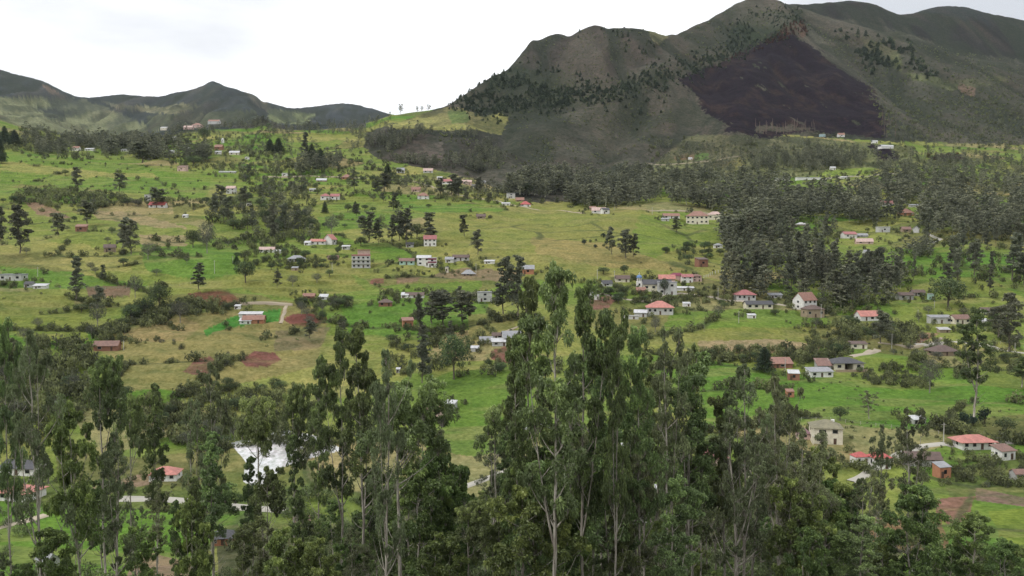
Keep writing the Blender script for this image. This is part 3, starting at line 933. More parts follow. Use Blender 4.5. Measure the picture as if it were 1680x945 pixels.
def gum(seed, H=30.0, base=0.42, spread=3.6, nl=10, Rs=1.5, shape='plume', leafL=0.36, per=120, nc=10, forks=1, r0=0.30, dead=5, droop=0.3, sides=7, tops=2):
    """eucalyptus whose crown is a set of separate rounded sprays, each carried by its own steep limb"""
    rs = np.random.RandomState(seed)
    T, Lf = Tubes(), Leaves(rs)
    lean = rs.uniform(-0.05, 0.05, 2) * H
    k = 12
    zz = np.linspace(-1.5, H * 0.96, k)
    wob = np.cumsum(rs.normal(size=(k, 2)) * 0.16, axis=0)
    tx = lean[0] * (zz / H) ** 1.4 + wob[:, 0]
    ty = lean[1] * (zz / H) ** 1.4 + wob[:, 1]
    main = np.stack([tx, ty, zz], 1)
    rad = r0 * np.clip(1.06 - (zz / H), 0.03, 1) ** 0.8
    rad[0] *= 1.25
    T.add(main, rad, sides)
    leaders = [(main, rad, 1.0, base)]
    for f in range(forks):
        h0 = rs.uniform(base * 0.55, base * 1.1) * H
        i = min(max(int(np.searchsorted(zz, h0)), 1), k - 2)
        p0 = main[i]
        ang = rs.uniform(0, 6.283)
        hd = np.array([math.cos(ang), math.sin(ang), 0])
        top = p0 + hd * spread * rs.uniform(0.5, 0.9) + np.array([0, 0, (H - p0[2]) * rs.uniform(0.6, 0.9)])
        path = bez(p0, p0 + hd * spread * 0.5 + np.array([0, 0, (top[2] - p0[2]) * 0.3]), top, 9)
        rr = np.linspace(rad[i] * 0.72, 0.03, 9)
        T.add(path, rr, max(sides - 1, 4))
        leaders.append((path, rr, 0.8, max(base, (p0[2] + 2) / H)))
    def spray(c, r, tint):
        for q in range(nc):
            d = rs.normal(size=3)
            d[2] = d[2] * 0.8 + 0.35
            d /= np.linalg.norm(d)
            p = c + d * r * rs.uniform(0.45, 1.0) * np.array([1, 1, 0.8])
            T.add(np.array([c - np.array([0, 0, r * .5]), (c + p) / 2, p]), [0.035, 0.02, 0.01], 3)
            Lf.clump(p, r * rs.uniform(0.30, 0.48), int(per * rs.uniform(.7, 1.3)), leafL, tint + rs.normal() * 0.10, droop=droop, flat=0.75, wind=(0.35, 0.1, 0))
    for li, (path, rr, sc, bs) in enumerate(leaders):
        m = max(int(nl / len(leaders) * (1.25 if li == 0 else 0.8)), 3)
        for q in range(m):
            f = (q + rs.uniform(0.1, 0.9)) / m
            if shape == 'plume':
                pr = 0.95 - 0.72 * f
                if f < 0.25: pr *= rs.uniform(0.5, 1.0)
            elif shape == 'umbrella':
                pr = 1.0 - 0.5 * f
            elif shape == 'slim':
                pr = 0.7 - 0.35 * f
            elif shape == 'round':
                pr = math.sqrt(max(1 - (2 * f - 0.8) ** 2 * 0.85, 0.08))
            else:
                pr = rs.uniform(0.25, 1.0)
            reach = spread * pr * rs.uniform(0.6, 1.1) * sc
            hz = (bs + (0.95 - bs) * f) * H
            rise = reach * rs.uniform(0.5, 1.1)
            hs = min(max(hz - rise, path[0, 2] + 0.3), path[-1, 2] - 0.3)
            x0 = np.array([np.interp(hs, path[:, 2], path[:, 0]), np.interp(hs, path[:, 2], path[:, 1]), hs])
            ang = q * 2.399 + li * 1.3 + rs.uniform(-0.7, 0.7)
            e = x0 + np.array([math.cos(ang) * reach + reach * .12, math.sin(ang) * reach, rise])
            mid = x0 + (e - x0) * 0.55 - np.array([0, 0, rise * 0.2])
            T.add(bez(x0, mid, e, 6), np.linspace(max(0.05, np.interp(hs, path[:, 2], rr) * 0.5), 0.03, 6), 4)
            r = Rs * rs.uniform(0.7, 1.25) * (1.08 - 0.4 * f)
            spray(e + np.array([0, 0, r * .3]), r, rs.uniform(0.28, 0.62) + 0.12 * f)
            if reach > spread * .55 and rs.uniform() < .6:
                spray(mid + rs.normal(size=3) * 0.6 + np.array([0, 0, .4]), r * 0.6, rs.uniform(0.25, 0.5))
        for q in range(tops):
            spray(path[-1] + np.array([rs.normal() * .4, rs.normal() * .4, -0.2 - 0.9 * q * Rs]), Rs * (0.55 + 0.22 * q) * (0.8 + 0.2 * sc), rs.uniform(0.5, 0.75))
    for q in range(dead):
        h = rs.uniform(0.2, max(base, 0.3)) * H
        x0 = np.array([np.interp(h, zz, tx), np.interp(h, zz, ty), h])
        ang = rs.uniform(0, 6.28)
        ln = rs.uniform(1.2, 3.6)
        e = x0 + np.array([math.cos(ang), math.sin(ang), 0.8]) * ln
        T.add(bez(x0, x0 + np.array([math.cos(ang), math.sin(ang), 0.1]) * ln * 0.5, e, 5), [0.07, 0.055, 0.04, 0.025, 0.01], 4)
    return T, Lf

def broad(seed, H=9.0, spread=4.2, leafL=0.4, n=26, per=120, trunk=0.22, base=0.25):
    rs = np.random.RandomState(seed)
    T, Lf = Tubes(), Leaves(rs)
    T.add(np.array([[0, 0, -0.8], [0.1, 0, H * 0.2], [rs.normal() * .3, rs.normal() * .3, H * 0.55], [0, 0, H * 0.85]]), [trunk * 1.2, trunk, trunk * .6, 0.04], 7)
    for q in range(n):
        ph = q * 2.399 + rs.uniform(-.3, .3)
        f = (q + 0.5) / n
        cz = 1 - 1.7 * f
        rxy = math.sqrt(max(0, 1 - cz * cz))
        d = np.array([math.cos(ph) * rxy, math.sin(ph) * rxy, cz])
        rr = rs.uniform(0.55, 0.86)
        ctr = np.array([0, 0, H * (base + 1) / 2])
        e = ctr + d * np.array([spread, spread, H * (1 - base) / 2]) * rr
        s0 = np.array([0, 0, H * (0.22 + 0.25 * rs.uniform())])
        T.add(bez(s0, (s0 + e) / 2 + np.array([0, 0, 0.2]), e, 5), np.linspace(trunk * .4, .02, 5), 4)
        cr = spread * rs.uniform(0.26, 0.42)
        Lf.clump(e, cr, int(per * (cr / (spread * .34)) ** 2), leafL, rs.uniform(0.15, 0.75) + 0.15 * cz, droop=0.3, flat=0.85, wind=(0.1, 0, 0))
    return T, Lf

def bush(seed, W=2.2, H=2.2, leafL=0.28, n=10, per=70):
    rs = np.random.RandomState(seed)
    T, Lf = Tubes(), Leaves(rs)
    for q in range(n):
        a, rr = rs.uniform(0, 6.28), math.sqrt(rs.uniform()) * W * 0.7
        hh = H * rs.uniform(0.35, 0.85) * (1 - 0.35 * rr / W)
        e = np.array([math.cos(a) * rr, math.sin(a) * rr, hh])
        T.add(np.array([[e[0] * .2, e[1] * .2, -0.4], e * np.array([.6, .6, .5]), e]), [0.06, 0.04, 0.015], 4)
        Lf.clump(e, W * rs.uniform(0.30, 0.46), per, leafL, rs.uniform(0.15, 0.85), droop=0.1, flat=0.9, wind=(0, 0, 0))
    return T, Lf

def conifer(seed, H=14.0, spread=2.6, leafL=0.5, tiers=16, per=26):
    rs = np.random.RandomState(seed)
    T, Lf = Tubes(), Leaves(rs)
    T.add(np.array([[0, 0, -0.8], [0, 0, H * .5], [0.1, 0, H]]), [0.22, 0.14, 0.02], 6)
    for q in range(tiers):
        f = q / (tiers - 1.0)
        h = H * (0.12 + 0.86 * f)
        ln = spread * (1 - f) ** 0.75 * rs.uniform(0.8, 1.15) + 0.25
        for b in range(6):
            a = b * 1.047 + q * 0.5 + rs.uniform(-.25, .25)
            e = np.array([math.cos(a) * ln, math.sin(a) * ln, h - ln * 0.12])
            if b % 2 == 0:
                T.add(np.array([[0, 0, h], e]), [0.04, 0.01], 3)
            for s_ in (1.0, 0.55):
                p = np.array([0, 0, h]) * (1 - s_) + e * s_
                Lf.clump(p, 0.28 + ln * 0.2, int(per * (0.5 + ln / spread)), leafL, rs.uniform(0.2, 0.75), droop=0.35, flat=0.6, wind=(0, 0, 0))
    return T, Lf

def deadtree(seed, H=7.0):
    rs = np.random.RandomState(seed)
    T = Tubes()
    def grow(p, d, ln, r, lev):
        e = p + d * ln
        m = (p + e) / 2 + rs.normal(size=3) * ln * 0.07
        T.add(bez(p, m, e, 4), np.linspace(r, r * 0.55, 4), 5 if lev < 2 else 3)
        if lev < 4:
            for _ in range(2 + (rs.uniform() < 0.4)):
                nd = d + rs.normal(size=3) * 0.5
                nd[2] = abs(nd[2]) * 0.8 + 0.15
                nd /= np.linalg.norm(nd)
                grow(e, nd, ln * rs.uniform(0.6, 0.8), r * 0.55, lev + 1)
    grow(np.array([0, 0, -0.5]), np.array([0.05, 0, 1.0]), H * 0.34, 0.14, 0)
    return T

SPEC = {}     # kind -> list of (trunk mesh, crown mesh, trunk material, leaf material, nominal height, nominal half width)
def reg(kind, T, Lf, tm, lm, H, W, ratio=0.34):
    i = len(SPEC.get(kind, []))
    a = T.mesh('trunk_mesh')
    a.materials.append(tm)
    b = None
    if Lf is not None:
        b = Lf.mesh('crown_mesh', ratio)
        b.materials.append(lm)
    SPEC.setdefault(kind, []).append((a, b, H, W))

def build_species():
    for sd in (1, 2, 3, 4, 5):  # tall, sprays one above the other
        reg('euc', *gum(sd, 30, 0.40, 4.4, 23, 1.75, 'plume', forks=1, per=80, nc=11), BARK, LM['euc'], 30, 4.6, 0.4)
    for sd in (11, 12, 13):     # high spreading crown on a bare trunk
        reg('umb', *gum(sd, 26, 0.72, 4.6, 15, 1.75, 'umbrella', forks=1, dead=7, per=80, nc=11), BARK, LM['euc'], 26, 5.2, 0.4)
    for sd in (21, 22, 23):     # slim
        reg('slim', *gum(sd, 28, 0.40, 2.6, 16, 1.4, 'slim', forks=0, r0=0.2, per=75), BARK, LM['euc'], 28, 2.9, 0.4)
    for sd in (31, 32, 33, 34): # thin dry crown, limbs showing
        reg('dry', *gum(sd, 26, 0.38, 4.8, 22, 1.6, 'any', forks=2, dead=9, per=44, nc=10), BARK, LM['eucbrown'], 26, 5.0, 0.38)
    for sd in (41, 42, 43):     # young, wide, light green
        reg('young', *gum(sd, 18, 0.30, 4.0, 24, 1.6, 'round', forks=1, r0=0.2, dead=2, per=80), BARK, LM['euclight'], 18, 5.0, 0.42)
    for sd in (51, 52, 53, 54, 55): # seen at some hundred metres
        reg('mid', *gum(sd, 24, 0.26, 3.6, 19, 2.15, 'plume', forks=1, leafL=0.6, per=30, nc=9, r0=0.26, dead=2, sides=5), BARKD, LM['far'], 24, 4.0, 0.6)
    for sd in (61, 62, 63):
        reg('midslim', *gum(sd, 24, 0.26, 2.2, 13, 1.7, 'slim', forks=0, leafL=0.6, per=30, nc=8, r0=0.22, dead=1, sides=5), BARKD, LM['far'], 24, 2.7, 0.6)
    for sd in (71, 72, 73):
        reg('broad', *broad(sd, per=90, leafL=0.45), BARKD, LM['broad'], 9, 4.2, 0.5)
    for sd in (74, 75):
        reg('greytree', *broad(sd, 9, 4.0, 0.45, 26, 50, 0.18, 0.2), BARKW, LM['grey'], 9, 4.2, 0.45)
    for sd in (81, 82, 83):
        reg('bush', *bush(sd), BARKD, LM['bush'], 2.2, 2.2, 0.5)
    for sd in (84, 85):
        reg('greybush', *bush(sd, per=50), BARKW, LM['grey'], 2.2, 2.2, 0.5)
    for sd in (86, 87):
        reg('bluebush', *bush(sd, 2.2, 3.6, 0.4, 14, 60), BARKD, LM['blue'], 3.6, 2.2, 0.5)
    for sd in (91, 92):
        reg('pine', *conifer(sd), BARKD, LM['pine'], 14, 2.6, 0.4)
    for sd in (95, 96):
        reg('dead', deadtree(sd), None, BARKW, None, 7, 3)

KNAME = {'euc': 'eucalyptus_tree', 'umb': 'eucalyptus_tree', 'slim': 'eucalyptus_tree', 'dry': 'eucalyptus_tree', 'young': 'eucalyptus_tree',
         'mid': 'eucalyptus_tree', 'midslim': 'eucalyptus_tree', 'broad': 'broadleaf_tree', 'greytree': 'broadleaf_tree', 'bush': 'bush', 'greybush': 'bush',
         'bluebush': 'bush', 'pine': 'pine_tree', 'dead': 'bare_tree'}
CNT = {}
def plant(kind, x, y, H, W, label, group=None, z=None, var=None, rot=None):
    """one plant of its own: H height in metres, W half width in metres"""
    lst = SPEC[kind]
    if var is None:
        var = CNT.get(kind, 0)
        CNT[kind] = var + 1
    a, b, h0, w0 = lst[var % len(lst)]
    if z is None:
        z = float(ground(x, y)[0])
    if rot is None:
        rot = rnd.uniform(-0.9, 0.9) if kind in ('euc', 'umb', 'slim', 'dry', 'young') else rnd.uniform(0, 6.28)
    e = empty(KNAME[kind], (x, y, z), rot, (W / w0, W / w0, H / h0))
    nm = KNAME[kind]
    tag(e, label, {'eucalyptus_tree': 'tree', 'broadleaf_tree': 'tree', 'pine_tree': 'tree', 'bare_tree': 'tree', 'bush': 'bush'}[nm], group)
    link('stem' if nm == 'bush' else 'trunk', a, None, e)
    if b is not None:
        link('foliage' if nm == 'bush' else 'crown', b, None, e)
    return e

def bake(name, kindlist, pts, mats, tint_shift=0.25, kind='stuff', label=None, category=None):
    """one mesh of many far plants: pts rows x, y, z, height, half width; kindlist (V, F, T, nominal h, nominal w)"""
    rs = np.random.RandomState(hash(name) % 9999 if False else len(name) * 37)
    Vs, Fs, Ts, n = [], [], [], 0
    for i, (x, y, z, h, w) in enumerate(pts):
        V, F, T, h0, w0 = kindlist[i % len(kindlist)]
        a = rs.uniform(0, 6.28)
        c, s = math.cos(a), math.sin(a)
        P = np.empty_like(V)
        P[:, 0] = (V[:, 0] * c - V[:, 1] * s) * w / w0 + x
        P[:, 1] = (V[:, 0] * s + V[:, 1] * c) * w / w0 + y
        P[:, 2] = V[:, 2] * h / h0 + z
        Vs.append(P)
        Fs.append(F + n)
        Ts.append(np.clip(T + rs.uniform(-tint_shift, tint_shift), 0, 1))
        n += len(V)
    me = np_mesh(name, np.concatenate(Vs), np.concatenate(Fs))
    at = me.attributes.new('tint', 'FLOAT', 'POINT')
    at.data.foreach_set('value', np.concatenate(Ts).astype(np.float32))
    o = link(name, me, mats)
    tag(o, label, category, None, kind)
    return o

def lowpoly(kind, seed):
    """light far-off version: trunk and foliage in one set of quads"""
    if kind == 'euc':
        T, Lf = gum(seed, 20, 0.22, 2.6, 9, 1.5, 'plume' if seed % 2 else 'round', forks=0, leafL=0.9, per=7, nc=5, r0=0.22, dead=0, sides=3, tops=1)
        h, w, ratio = 20, 2.8, 0.6
    elif kind == 'pine':
        T, Lf = conifer(seed, 12, 2.4, 1.5, 7, 3)
        h, w, ratio = 12, 2.4, 0.6
    else:
        T, Lf = bush(seed, 2.2, 2.2, 0.85, 5, 9)
        h, w, ratio = 2.2, 2.2, 0.7
    V, F, t = Lf.arrays(ratio)
    if kind == 'euc':
        tv, tf = T.v[0], T.f[0]
        F = np.concatenate([F, tf - 0 + len(V)])
        V = np.concatenate([V, tv])
        t = np.concatenate([t, np.full(len(tv), 0.75)])
    return V, F, t, h, w
# ------------------------------------------------------------------ buildings
MATS = {}
def wall_mat(c, rough=0.85, dirt=0.35):
    key = ('w', c)
    if key in MATS:
        return MATS[key]
    m, t, b = new_mat('plaster')
    g = add(t, 'ShaderNodeTexCoord')
    n = noise(t, 0.8, 5, g.outputs['Object'], 0.65)
    mpn = add(t, 'ShaderNodeMapping')
    mpn.inputs['Scale'].default_value = (2.2, 2.2, 0.35)
    t.links.new(g.outputs['Object'], mpn.inputs['Vector'])
    n2 = noise(t, 1.0, 4, mpn.outputs[0], 0.6)
    cc = mixc(t, 1.0, c, ramp(t, n, 0.3, 0.7, (0.80, 0.79, 0.77), (1.08, 1.08, 1.08)), 'MULTIPLY')
    cc = mixc(t, ramp(t, n2, 0.52, 0.75, (0, 0, 0), (dirt, dirt, dirt)), cc, (c[0] * .55, c[1] * .5, c[2] * .42))
    t.links.new(cc, b.inputs['Base Color'])
    b.inputs['Roughness'].default_value = rough
    MATS[key] = m
    return m

def roof_mat(c, tile=True):
    key = ('r', c)
    if key in MATS:
        return MATS[key]
    m, t, b = new_mat('roofing')
    g = add(t, 'ShaderNodeTexCoord')
    n = noise(t, 0.7, 5, g.outputs['Object'], 0.7)
    cc = mixc(t, 1.0, c, ramp(t, n, 0.32, 0.7, (0.66, 0.66, 0.68), (1.14, 1.12, 1.1)), 'MULTIPLY')
    w = add(t, 'ShaderNodeTexWave', wave_type='BANDS', bands_direction='X')
    w.inputs['Scale'].default_value = 1.1
    w.inputs['Distortion'].default_value = 0.3
    t.links.new(g.outputs['Object'], w.inputs['Vector'])
    cc = mixc(t, 1.0, cc, ramp(t, w.outputs['Fac'], 0.0, 0.5, (0.82, 0.82, 0.82), (1, 1, 1)), 'MULTIPLY')
    t.links.new(cc, b.inputs['Base Color'])
    bp_ = add(t, 'ShaderNodeBump')
    bp_.inputs['Distance'].default_value = 0.05
    t.links.new(w.outputs['Fac'], bp_.inputs['Height'])
    t.links.new(bp_.outputs[0], b.inputs['Normal'])
    b.inputs['Roughness'].default_value = 0.6
    MATS[key] = m
    return m

def plain(name, c, rough=0.6):
    key = (name, c)
    if key not in MATS:
        m, t, b = new_mat(name)
        n = noise(t, 3.0, 3)
        t.links.new(mixc(t, 1.0, c, ramp(t, n, 0.3, 0.7, (0.85, 0.85, 0.85), (1.1, 1.1, 1.1)), 'MULTIPLY'), b.inputs['Base Color'])
        b.inputs['Roughness'].default_value = rough
        MATS[key] = m
    return MATS[key]
GLASS = plain('window_glass', (0.018, 0.021, 0.026), 0.2)
FRAME = plain('window_frame', (0.42, 0.40, 0.37), 0.6)
DOORM = plain('door_wood', (0.09, 0.05, 0.035), 0.6)
CONC = plain('concrete', (0.34, 0.33, 0.31), 0.9)
DARKM = plain('painted_shade', (0.012, 0.011, 0.010), 0.9)  # near-black colour painted for the shade inside openings

class MB:
    def __init__(s):
        s.v, s.f = [], []
    def box(s, x0, x1, y0, y1, z0, z1):
        n = len(s.v)
        s.v += [(x0, y0, z0), (x1, y0, z0), (x1, y1, z0), (x0, y1, z0), (x0, y0, z1), (x1, y0, z1), (x1, y1, z1), (x0, y1, z1)]
        s.f += [(n, n + 3, n + 2, n + 1), (n + 4, n + 5, n + 6, n + 7), (n, n + 1, n + 5, n + 4), (n + 1, n + 2, n + 6, n + 5), (n + 2, n + 3, n + 7, n + 6), (n + 3, n, n + 4, n + 7)]
        return s
    def poly(s, vs, fs):
        n = len(s.v)
        s.v += [tuple(v) for v in vs]
        s.f += [tuple(i + n for i in f) for f in fs]
        return s
    def slabs(s, quads, th):
        """sloping sheets given by their top corners, th thick downwards"""
        for q in quads:
            k = len(q)
            top = [tuple(p) for p in q]
            bot = [(p[0], p[1], p[2] - th) for p in q]
            n = len(s.v)
            s.v += top + bot
            s.f.append(tuple(n + i for i in range(k)))
            s.f.append(tuple(n + k + i for i in reversed(range(k))))
            for i in range(k):
                j = (i + 1) % k
                s.f.append((n + i, n + k + i, n + k + j, n + j))
        return s
    def build(s, name, mat, parent=None):
        me = bpy.data.meshes.new(name)
        me.from_pydata(s.v, [], s.f)
        me.update()
        return link(name, me, mat, parent)

WHITE, CREAM, GREYW, PALE = (0.78, 0.77, 0.75), (0.72, 0.67, 0.54), (0.40, 0.40, 0.39), (0.56, 0.56, 0.55)
BRICK, ORANGE, TANW, PINKW = (0.30, 0.145, 0.10), (0.46, 0.21, 0.12), (0.36, 0.28, 0.20), (0.62, 0.45, 0.40)
CORAL, RED, TERRA, PINKR = (0.58, 0.24, 0.20), (0.52, 0.12, 0.11), (0.34, 0.18, 0.135), (0.44, 0.17, 0.17)
SLATE, BROWNR, RUST, TIN, TINW = (0.085, 0.085, 0.095), (0.15, 0.10, 0.085), (0.26, 0.15, 0.12), (0.36, 0.37, 0.39), (0.66, 0.67, 0.69)
OLIVER, MAUVE, MINT, MAROON = (0.27, 0.25, 0.16), (0.34, 0.20, 0.23), (0.42, 0.60, 0.52), (0.22, 0.03, 0.07)

HOUSES = []
def house(u, v, w, h, rh, rt, wc, rc, label, yaw=0, st=1, win=3, dp=0.75, name='house', ov=0.45, door=True, extra=None, group=None, lift=0.0):
    HOUSES.append(dict(u=u, v=v, w=w, h=h, rh=rh, rt=rt, wc=wc, rc=rc, label=label, yaw=yaw, st=st, win=win, dp=dp, name=name, ov=ov, door=door, extra=extra, group=group, lift=lift))

H_ = house
# near valley floor, right
H_(1362, 729, 48, 27, 10, 'hip', CREAM, OLIVER, 'two-storey cream house with faded olive hipped roof and upper balcony', -12, 2, 2, 0.9, extra='balcony')
H_(1604, 738, 54, 15, 7, 'hip', WHITE, CORAL, 'long white bungalow with wide coral-red hipped roof beside the pale road', 4, 1, 4, 0.6, ov=1.1)
H_(1447, 770, 28, 20, 7, 'hip', WHITE, RED, 'white house with bright red roof behind the front trees', 8, 1, 2, 0.8)
H_(1414, 763, 24, 14, 6, 'hip', WHITE, RED, 'low white annex with bright red roof, half hidden by crowns', 8, 1, 2, 0.8)
H_(1518, 766, 54, 13, 9, 'gable', GREYW, BROWNR, 'grey block shed with dark brown roof below the road', -6, 1, 2, 0.5, name='shed')
H_(1549, 785, 22, 18, 5, 'shed', ORANGE, TIN, 'small orange brick hut with tilted grey sheet roof', 14, 1, 1, 0.8, name='hut')
H_(1652, 755, 28, 15, 6, 'shed', WHITE, RUST, 'small white house with rusty tilted roof below the white bungalow', 16, 1, 2, 0.8)
H_(1678, 790, 24, 12, 6, 'gable', GREYW, RUST, 'grey hut with rusty roof cut by the picture edge', 0, 1, 1, 0.8, name='hut')
H_(1321, 722, 20, 10, 8, 'hip', PINKW, MAUVE, 'small pink hut with mauve pyramid roof beside the cream house', 0, 1, 1, 1.0, name='hut')
H_(1508, 696, 22, 6, 4, 'shed', GREYW, TINW, 'open shed with white sheet roof among thin trees', 10, 1, 1, 0.7, name='shed', door=False)
H_(1172, 765, 48, 14, 16, 'hip', PINKW, PINKR, 'large house with crimson tiled roof deep inside the front grove', 0, 1, 3, 0.8)
H_(1215, 785, 34, 14, 3, 'flat', CREAM, TIN, 'cream flat-roofed house seen through trunks under the crimson roof', 6, 1, 3, 0.8)
H_(1050, 872, 26, 20, 3, 'flat', WHITE, TIN, 'white flat-roofed house glimpsed between pale front trunks', 10, 1, 1, 0.8)
H_(1085, 812, 18, 5, 4, 'shed', WHITE, TINW, 'tiny white sheet roof showing between front trunks', 0, 1, 1, 0.8, name='shed')
H_(975, 745, 34, 12, 6, 'gable', ORANGE, TERRA, 'orange house with tiled roof behind the thickest front trunk', 0, 1, 2, 0.8)
H_(1042, 742, 40, 8, 5, 'gable', WHITE, TINW, 'long white house with pale sheet roof behind central trunks', 0, 1, 3, 0.5)
H_(885, 712, 62, 5, 4, 'shed', WHITE, TINW, 'long low shed with white sheet roof behind the round dark tree', -5, 1, 3, 0.3, name='shed')
H_(845, 838, 20, 8, 3, 'shed', PINKW, TINW, 'pinkish hut with white roof edge among central crowns', 0, 1, 1, 0.8, name='hut')
H_(492, 868, 26, 10, 8, 'gable', WHITE, RUST, 'white gabled hut with rusty roof below the road, left of centre', 20, 1, 1, 0.9, name='hut')
H_(1300, 893, 16, 6, 3, 'shed', WHITE, TINW, 'tiny white shed low down in the right grove', 0, 1, 1, 0.8, name='shed')
H_(1515, 952, 22, 8, 4, 'shed', WHITE, TINW, 'white sheet roof at the lower edge by the green clearing', 20, 1, 1, 0.8, name='shed')
# near valley floor, left
H_(30, 782, 62, 13, 9, 'gable', WHITE, SLATE, 'white house with slate-blue roof and large windows behind the left trunks', -10, 1, 3, 0.6)
H_(24, 824, 56, 15, 8, 'hip', WHITE, CORAL, 'white house with orange-coral hipped roof at the lower left edge', -12, 1, 3, 0.8, ov=0.7)
H_(265, 790, 44, 12, 9, 'hip', WHITE, CORAL, 'white house with salmon hipped roof above the left road', 5, 1, 3, 0.8)
H_(198, 806, 16, 6, 4, 'gable', PINKW, TERRA, 'tiny hut with tiled roof beside the left road', 0, 1, 1, 0.8, name='hut')
H_(362, 895, 36, 13, 9, 'hip', ORANGE, SLATE, 'orange brick house with dark slate hipped roof among left front trees', 12, 1, 3, 0.9)
H_(93, 674, 15, 9, 4, 'shed', GREYW, TIN, 'dark little shed with grey roof among the left crowns', 0, 1, 1, 0.8, name='shed', door=False)
H_(72, 932, 30, 12, 10, 'gable', GREYW, TIN, 'grey shed under the lowest left crown', -30, 1, 0, 0.8, name='shed')
# farm fields, left
H_(172, 576, 38, 9, 7, 'gable', BRICK, RUST, 'long brick barn with rusty roof in the dry left pasture', 6, 1, 2, 0.5, name='barn')
H_(410, 521, 36, 5, 3, 'shed', WHITE, TINW, 'long open farm shed with bright white roof above the green plot', 3, 1, 2, 0.35, name='farm_shed')
H_(414, 532, 34, 7, 6, 'gable', ORANGE, TERRA, 'farmhouse with orange side and tiled roof beside the green plot', 6, 1, 2, 0.6, name='farmhouse')
H_(402, 533, 18, 4, 4, 'shed', WHITE, TINW, 'white porch shed leaning on the orange farmhouse', 6, 1, 2, 0.5, name='farm_shed')
H_(389, 508, 9, 3, 2, 'shed', WHITE, TINW, 'tiny white roofed hut uphill of the white farm shed', 0, 1, 1, 0.8, name='hut')
H_(16, 460, 36, 9, 3, 'flat', PALE, TIN, 'pale flat house with dark windows at the left edge', 2, 1, 3, 0.6)
H_(64, 474, 20, 4, 3, 'shed', WHITE, TINW, 'low white shed right of the pale flat house', 4, 1, 1, 0.6, name='shed')
H_(46, 472, 14, 6, 4, 'gable', GREYW, SLATE, 'dark hut between pale flat house and low white shed', 0, 1, 1, 0.8, name='hut')
H_(177, 414, 17, 8, 5, 'gable', TANW, BROWNR, 'tan mud hut with brown roof in the left meadow', 20, 1, 1, 0.9, name='hut')
H_(131, 380, 16, 8, 4, 'shed', BRICK, TERRA, 'red brick hut with tiled roof, upper left fields', 10, 1, 1, 0.8, name='hut')
H_(257, 341, 26, 5, 5, 'gable', WHITE, RED, 'small white house with red roof under tall left trees', 0, 1, 3, 0.5)
H_(241, 330, 8, 10, 2, 'flat', PALE, TIN, 'narrow pale tower house beside the small red-roofed house', 0, 2, 1, 0.9)
H_(298, 281, 14, 7, 3, 'shed', PINKW, RUST, 'pinkish brick hut at the top of the bright green slope', -8, 1, 1, 0.7, name='hut')
H_(124, 248, 10, 5, 3, 'gable', WHITE, TERRA, 'white hut with tiled roof on the upper left ridge', 0, 1, 1, 0.8, name='hut')
H_(146, 247, 14, 3, 2, 'shed', WHITE, TINW, 'long pale shed on the upper left ridge', 0, 1, 1, 0.4, name='shed')
H_(205, 249, 14, 3, 2, 'shed', WHITE, TINW, 'flat white roof beside the ridge road', 0, 1, 1, 0.4, name='shed')
H_(303, 357, 8, 3, 2, 'shed', WHITE, TINW, 'tiny white field hut below the red-roofed house', 0, 1, 1, 0.8, name='hut')
H_(378, 318, 14, 9, 4, 'gable', PALE, PINKW, 'pale two-storey house among the big left-centre trees', 0, 2, 2, 0.8)
H_(408, 338, 7, 4, 2, 'flat', WHITE, TINW, 'tiny white house inside the left-centre trees', 0, 1, 1, 0.8)
# ridge village, left centre
H_(322, 209, 16, 5, 4, 'hip', PINKW, TERRA, 'pink house with red roof highest in the ridge village', 0, 2, 2, 0.8, group='ridge village houses')
H_(308, 213, 14, 4, 3, 'gable', PINKW, PINKW, 'long pink house left of the highest ridge house', 0, 1, 2, 0.6)
H_(350, 205, 18, 4, 3, 'gable', PALE, TERRA, 'pale house with tiled roof on the ridge crest', 0, 1, 2, 0.6)
H_(366, 207, 10, 4, 2, 'flat', CREAM, TIN, 'cream flat house right end of the ridge village', 0, 1, 1, 0.8)
H_(396, 206, 16, 5, 2, 'flat', CREAM, OLIVER, 'wide cream house beside dark ridge trees', 0, 1, 2, 0.5)
H_(285, 230, 7, 4, 2, 'flat', WHITE, TINW, 'lone white house in the scattered gardens below the ridge', 0, 1, 1, 0.8)
H_(268, 214, 10, 3, 2, 'shed', CREAM, TINW, 'pale hut on the wooded left ridge', 0, 1, 1, 0.6, name='hut')
H_(325, 247, 8, 4, 2, 'shed', WHITE, TINW, 'white hut middle of the scattered gardens', 0, 1, 1, 0.8, name='hut')
H_(306, 247, 6, 3, 2, 'shed', WHITE, TINW, 'tiny pale hut left of the middle garden hut', 0, 1, 1, 0.8, name='hut')
H_(281, 252, 7, 4, 2, 'shed', PALE, TIN, 'greyish hut at the left end of the gardens', 0, 1, 1, 0.8, name='hut')
H_(358, 246, 12, 5, 4, 'gable', BRICK, TERRA, 'brick house with tiled roof in the gardens', 0, 1, 1, 0.8)
H_(365, 236, 4, 6, 2, 'hip', WHITE, TINW, 'narrow white chapel-like house above the brick one', 0, 1, 1, 0.8)
H_(357, 253, 9, 4, 2, 'shed', WHITE, TINW, 'white shed just below the brick garden house', 0, 1, 1, 0.8, name='shed')
H_(384, 254, 16, 4, 3, 'gable', CREAM, TINW, 'long cream house with white roof right of the brick garden house', 0, 1, 2, 0.5)
H_(405, 262, 6, 3, 2, 'flat', WHITE, TINW, 'tiny white house right end of the gardens', 0, 1, 1, 0.8)
H_(467, 289, 9, 4, 2, 'flat', WHITE, TINW, 'white roadside hut left of the orange house', 0, 1, 1, 0.7, name='hut')
H_(372, 285, 26, 2, 1.5, 'shed', PALE, TINW, 'long low grey roof by the track under the gardens', 3, 1, 0, 0.3, name='shed')
